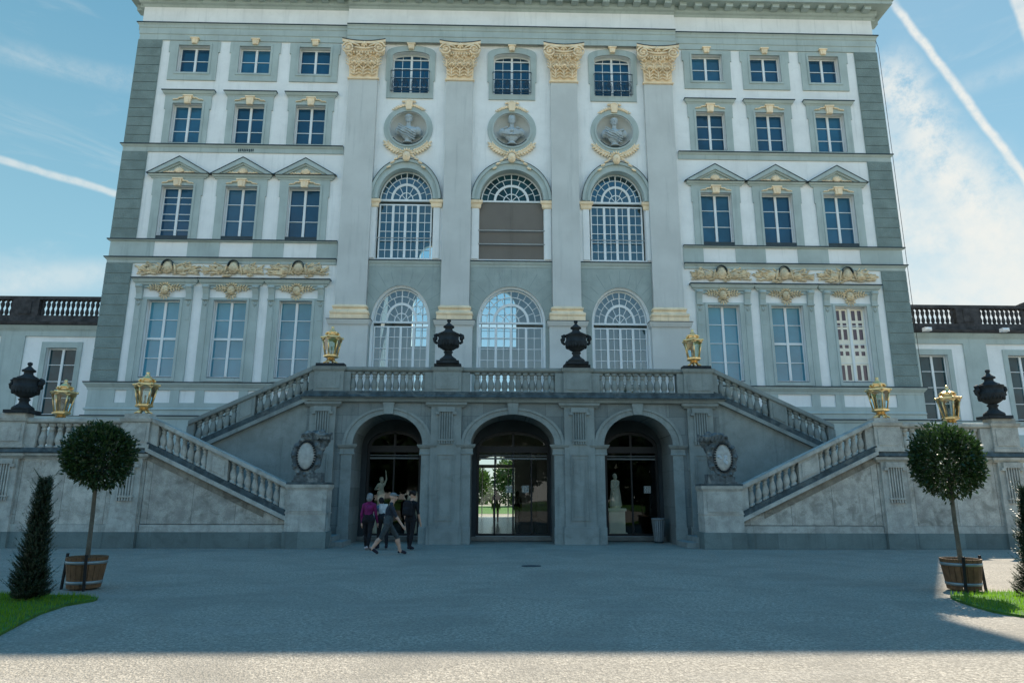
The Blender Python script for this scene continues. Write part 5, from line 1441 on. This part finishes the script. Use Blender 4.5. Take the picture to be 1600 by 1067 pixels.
make_person((-4.50, 21.3, 0), pi * .93, J, H, mset(mag_c, black_c, shoe_w, mag_c, None, mag_c), 'person with grey-white hair in a magenta jumper and black trousers walking to the left arch', (hair_w, 'bob'), None, thick=1.12)
def backpack(child, J, fwd):
    b = MB(); c = J['chest'] - fwd * .20
    b.box(c.x - .13, c.x + .13, c.y - .05, c.y + .05, c.z - .24, c.z + .06); b.tube([c + V((-.1, 0, .05)), J['shl'] + V((0, .06, .07)), J['chest'] + fwd * .12], .012, 6); child(b, 'shoulder_bag', white_c, .012)
J, H = pose_stand(1.70, .30, .12, bend=.55)
make_person((-4.10, 21.6, 0), pi * 1.12, J, H, mset(blue_c, black_c, shoe_d, blue_c), 'person in a pale blue shirt bending forward at the left arch', (hair_d, 'short'), backpack, thick=1.08)
J, H = pose_stand(1.70, .92, .18)
make_person((-3.66, 19.75, 0), pi * .55, J, H, mset(navy_c, grey_c, shoe_d, skin, skin), 'person in dark top and knee-length shorts striding past the left arch in a pale cap', (hair_w, 'cap'), None, thick=1.08)
def rucksack(child, J, fwd):
    b = MB(); c = J['chest'] - fwd * .22
    b.box(c.x - .14, c.x + .14, c.y - .07, c.y + .07, c.z - .26, c.z + .12); b.ell(c + V((0, 0, .12)), (.14, .08, .08), 0, 12, 8); b.box(c.x - .11, c.x + .11, c.y + .06, c.y + .11, c.z - .22, c.z - .04); child(b, 'rucksack', black_c, .02)
J, H = pose_stand(1.72, .25, .10)
make_person((-3.22, 21.3, 0), pi * .85, J, H, mset(black_c, black_c, shoe_d, skin), 'person all in black with a black rucksack at the right side of the left arch', (hair_d, 'curly'), rucksack, thick=1.05)
J, H = pose_stand(1.72, .05, 0)
make_person((-.62, 38.0, .16), pi, J, H, mset(white_c, black_c, shoe_d, white_c), 'added figure in white shirt and dark trousers in place of the reflected viewer, left of the door bar', (hair_d, 'short'), None, .014)  # added figure standing for the viewer reflected in the left leaf
J, H = pose_stand(1.68, .10, 0)
make_person((.52, 37.2, .16), pi * .95, J, H, mset(white_c, navy_c, shoe_d, skin), 'added figure in white shirt and navy trousers in place of the reflected viewer, right of the door bar', (hair_d, 'bob'), None, .014)  # second added figure, the same reflection in the right leaf

def statue(loc, rz, ped_h, raise_arm, label, draped):  # solid figures added behind the doors in place of garden statues reflected there
    x, y, z = loc
    t = empty('reflection_statue', loc, label, 'statue', 'pale statues in place of reflections behind the glass doors')
    p = MB(); w = .30
    p.box(x - w, x + w, y - w, y + w, z + .12, z + ped_h - .1); p.box(x - w - .06, x + w + .06, y - w - .06, y + w + .06, z, z + .119)
    p.box(x - w - .05, x + w + .05, y - w - .05, y + w + .05, z + ped_h - .099, z + ped_h); p.box(x - w + .06, x + w - .06, y - w - .012, y - w + .01, z + .22, z + ped_h - .2)
    p.build('pedestal', M['marble'], t)
    J, H = pose_stand(1.25, .12, .0)
    if raise_arm:
        J['ell'] = J['shl'] + V((.06, -.02, .20)); J['wrl'] = J['ell'] + V((-.03, -.02, .20)); J['elr'] = J['shr'] + V((-.10, .02, -.18)); J['wrr'] = J['elr'] + V((.08, -.14, .02))
    k, seg, mt, hc, fwd = figure(J, H, None, thick=.85)
    k.ell(hc + V((0, .02, .05)), (.085, .09, .08)); k.ell(hc + V((0, .07, .03)), (.05, .05, .05))
    if draped:
        for j in range(9):
            a = -1.4 + j * .35; k.tube([(.12 * sin(a), -.10 * cos(a), .78), (.17 * sin(a), -.14 * cos(a), .45), (.20 * sin(a), -.17 * cos(a), .06)], [.05, .055, .06], 7)
        k.tube([J['shl'] + V((0, -.05, 0)), (.05, -.14, .85), (-.12, -.12, .65)], [.05, .06, .05], 7)
        k.limb((0, 0, .75), (0, 0, .1), .14, .19)
    else:
        k.limb((.1, .06, .02), (.06, .05, .5), .10, .06)
    k.lathe([(.2, 0), (.2, .05)], (0, 0, 0), 12)
    me = remesh(k, .014, 2); me.materials.append(M['marble']); o = link('figure', me, t, (x, y, z + ped_h)); o.rotation_euler.z = rz
    return t
statue((-4.98, 26.35, .16), .5, .85, True, 'pale nude statue with raised arm added behind the left glass door in place of a reflection', False)
statue((3.90, 26.30, .16), .3, 1.0, False, 'pale draped statue on a tall pedestal added behind the right glass door in place of a reflection', True)
def vase_statue():  # solid vase added behind the glass in place of a reflected garden ornament
    x, y, z = -3.75, 26.35, .16
    t = empty('reflection_vase', (x, y, z), 'pale marble vase on a pedestal added behind the right half of the left glass door in place of a reflection', 'vase')
    p = MB().box(x - .26, x + .26, y - .26, y + .26, z, z + .8).box(x - .3, x + .3, y - .3, y + .3, z + .801, z + .87); p.build('pedestal', M['marble'], t)
    b = MB().lathe([(.18, .871), (.18, .91), (.08, .96), (.07, 1.02), (.17, 1.1), (.25, 1.22), (.24, 1.36), (.19, 1.46), (.22, 1.53), (.26, 1.56), (.20, 1.57)], (x, y, z), 20); b.build('body', M['marble'], t)
    for s_ in (-1, 1): MB().tube([(x + s_ * .2, y, z + 1.5), (x + s_ * .33, y, z + 1.48), (x + s_ * .36, y, z + 1.36), (x + s_ * .26, y, z + 1.26)], .025, 7).build('handle', M['marble'], t)
vase_statue()
# waste bin in the right arch
bn = empty('waste_bin', (5.14, 24.75, 0), 'grey slatted waste bin inside the right arch', 'bin')
k = MB()
for j in range(18):
    a = 2 * pi * j / 18; a2 = a + .25
    k.add([(5.14 + .17 * cos(q), 24.75 + .17 * sin(q), .06) for q in (a, a2)] + [(5.14 + .235 * cos(q), 24.75 + .235 * sin(q), .80) for q in (a2, a)] +
          [(5.14 + .16 * cos(q), 24.75 + .16 * sin(q), .06) for q in (a, a2)] + [(5.14 + .225 * cos(q), 24.75 + .225 * sin(q), .80) for q in (a2, a)],
          [(0, 1, 2, 3), (4, 7, 6, 5), (0, 3, 7, 4), (1, 5, 6, 2), (3, 2, 6, 7), (0, 4, 5, 1)])
k.build('slats', M['bin'], bn)
MB().lathe([(.15, .01), (.165, .03), (.21, .74), (.20, .75)], (5.14, 24.75, 0), 18).build('liner', M['lead'], bn)
MB().lathe([(.225, .79), (.25, .80), (.25, .84), (.225, .85)], (5.14, 24.75, 0), 24).build('rim', M['bin'], bn)

# ================================================================== CAMERA
CX, CH, FPX = -0.6518, 1.6, 1057.63
yaw, pit, rol = R(1.3256), R(12.8397), R(.1826)
fw = V((sin(yaw) * cos(pit), cos(yaw) * cos(pit), sin(pit))); rt = V((cos(yaw), -sin(yaw), 0)); up = rt.cross(fw)
r2 = rt * cos(rol) + up * sin(rol); u2 = up * cos(rol) - rt * sin(rol)
cam = bpy.data.cameras.new('camera'); co_ = bpy.data.objects.new('camera', cam); COL.objects.link(co_)
mw = Matrix((r2, u2, -fw)).transposed().to_4x4(); mw.translation = V((CX, 0, CH)); co_.matrix_world = mw
cam.sensor_width = 36; cam.lens = 36 * FPX / 1600; cam.clip_end = 3000; cam.clip_start = .05
S.camera = co_
def pix_dir(u, v): return (fw + r2 * ((u - 800) / FPX) - u2 * ((v - 533.5) / FPX)).normalized()

# ================================================================== LIGHT AND SKY
sd = V((sin(R(SUN_AZ)) * cos(R(SUN_EL)), cos(R(SUN_AZ)) * cos(R(SUN_EL)), sin(R(SUN_EL))))
sun = bpy.data.lights.new('sun', 'SUN'); sun.energy = 5.0; sun.angle = R(.53); sun.color = (1, .91, .77)
so = bpy.data.objects.new('sun', sun); COL.objects.link(so); so.rotation_euler = sd.to_track_quat('Z', 'Y').to_euler(); so.location = sd * 100
W = bpy.data.worlds.new('World'); S.world = W; W.use_nodes = True
t = W.node_tree; t.nodes.clear()
sky = N(t, 'ShaderNodeTexSky'); sky.sky_type = 'NISHITA'; sky.sun_disc = False
sky.sun_elevation = R(SUN_EL); sky.sun_rotation = R(SUN_AZ); sky.air_density = 1.0; sky.dust_density = .3; sky.ozone_density = 2.0
tc = N(t, 'ShaderNodeTexCoord'); vec = tc.outputs['Generated']
def dot(n):
    d = N(t, 'ShaderNodeVectorMath'); d.operation = 'DOT_PRODUCT'; t.links.new(vec, d.inputs[0]); d.inputs[1].default_value = tuple(n); return d.outputs['Value']
def trail(p0, p1, w0, amt, soft=.4, ns=60, start=None, end=None, wob=.35):
    d0, d1 = pix_dir(*p0), pix_dir(*p1); n = d0.cross(d1).normalized(); ax = n.cross(d0).normalized()
    dist = math_node(t, 'ABSOLUTE', math_node(t, 'ADD', dot(n), math_node(t, 'MULTIPLY', math_node(t, 'SUBTRACT', noise(t, vec, ns * .4, 3), .5), w0 * .9)))
    nz = noise(t, vec, ns, 5, .7)
    f = maprange(t, dist, w0 * soft, w0, 1, 0)
    f = math_node(t, 'MULTIPLY', f, maprange(t, nz, .25, .65, 1 - wob, 1))
    along = dot(ax)
    L_ = d1.dot(ax); lo, hi = (0 if start is None else start * L_), (L_ if end is None else end * L_)
    f = math_node(t, 'MULTIPLY', f, maprange(t, along, lo - .03, lo + .03))
    f = math_node(t, 'MULTIPLY', f, maprange(t, along, hi - .03, hi + .06, 1, 0))
    return math_node(t, 'MULTIPLY', f, amt, True)
cl_ = []
cl_.append(trail((1395, 5), (1600, 275), .0064, .95, .15, 80, 0, 1.6))
cl_.append(trail((-60, 232), (182, 303), .0065, .6, .2, 60, -.6, 1.3))
cl_.append(trail((1586, -20), (1612, 60), .010, .8, .4, 60, -1, 2.5))
cl_.append(trail((1370, 90), (1530, 330), .05, .85, .05, 38, .05, 1.2, .95))
cl_.append(trail((1360, 240), (1600, 330), .07, .6, .05, 30, -.2, 1.4, .95))
cl_.append(trail((1380, 330), (1600, 420), .09, .85, .1, 14, -.5, 1.5, .6))
cl_.append(trail((1380, 455), (1600, 470), .07, .8, .05, 26, -.5, 1.6, .5))
cl_.append(trail((-60, 440), (170, 432), .03, .42, .1, 20, -.8, 1.5, .6))
cl_.append(trail((20, 90), (200, 125), .022, .2, .05, 30, -.1, 1.2, .9))
cl_.append(trail((1500, 140), (1620, 95), .02, .2, .05, 30, -.1, 1.5, .9))
wisp = noise(t, mapping(t, vec, (2.2, 2.2, 7), (1.2, .4, 0)), 2.4, 8, .6, 1.2)
cl_.append(maprange(t, wisp, .52, .80, 0, .22))
# broken cloud added in the unseen sky behind the viewer to brighten the facade
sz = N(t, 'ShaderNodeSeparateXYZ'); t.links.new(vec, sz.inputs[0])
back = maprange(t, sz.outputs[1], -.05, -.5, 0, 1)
fill_cloud = noise(t, mapping(t, vec, (1, 1, 2.2), (3.3, 0, 0)), 2.6, 7, .58, .4)
cl_.append(math_node(t, 'MULTIPLY', back, maprange(t, fill_cloud, .50, .70, 0, .3)))
tot = cl_[0]
for q in cl_[1:]:
    tot = math_node(t, 'SUBTRACT', math_node(t, 'ADD', tot, q), math_node(t, 'MULTIPLY', tot, q))
k_ = 1 / .12
grad = N(t, 'ShaderNodeValToRGB'); el = grad.color_ramp.elements
stops = [(0.0, (.34, .39, .39)), (.10, (.26, .34, .36)), (.30, (.135, .27, .315)), (.60, (.065, .185, .255)), (1.0, (.015, .18, .42))]
el[0].position, el[0].color = 0, (*stops[0][1], 1); el[1].position, el[1].color = 1, (*stops[-1][1], 1)
for p_, c_ in stops[1:-1]: e_ = el.new(p_); e_.color = (*c_, 1)
t.links.new(sz.outputs[2], grad.inputs[0])
# unseen sky half: blue and bright horizon boosted to light facade and ground
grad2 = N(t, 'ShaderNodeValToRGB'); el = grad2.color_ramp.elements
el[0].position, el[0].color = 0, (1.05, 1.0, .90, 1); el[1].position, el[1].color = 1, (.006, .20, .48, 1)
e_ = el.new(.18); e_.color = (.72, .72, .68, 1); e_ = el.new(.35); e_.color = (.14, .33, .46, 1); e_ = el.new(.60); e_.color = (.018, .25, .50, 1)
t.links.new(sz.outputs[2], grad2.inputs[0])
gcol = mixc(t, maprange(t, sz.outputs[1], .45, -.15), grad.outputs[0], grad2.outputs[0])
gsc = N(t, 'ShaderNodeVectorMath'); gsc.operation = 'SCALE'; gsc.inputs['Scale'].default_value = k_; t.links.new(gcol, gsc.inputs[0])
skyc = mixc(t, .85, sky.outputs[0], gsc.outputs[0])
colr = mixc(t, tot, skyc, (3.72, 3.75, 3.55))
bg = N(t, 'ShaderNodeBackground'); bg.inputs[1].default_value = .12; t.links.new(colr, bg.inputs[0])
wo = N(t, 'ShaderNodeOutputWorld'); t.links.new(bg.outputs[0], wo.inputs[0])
S.view_settings.view_transform = 'Standard'; S.view_settings.look = 'None'; S.view_settings.exposure = 1.0; S.view_settings.gamma = 1
S.cycles.use_denoising = True
S.cycles.max_bounces = 8; S.cycles.transparent_max_bounces = 16
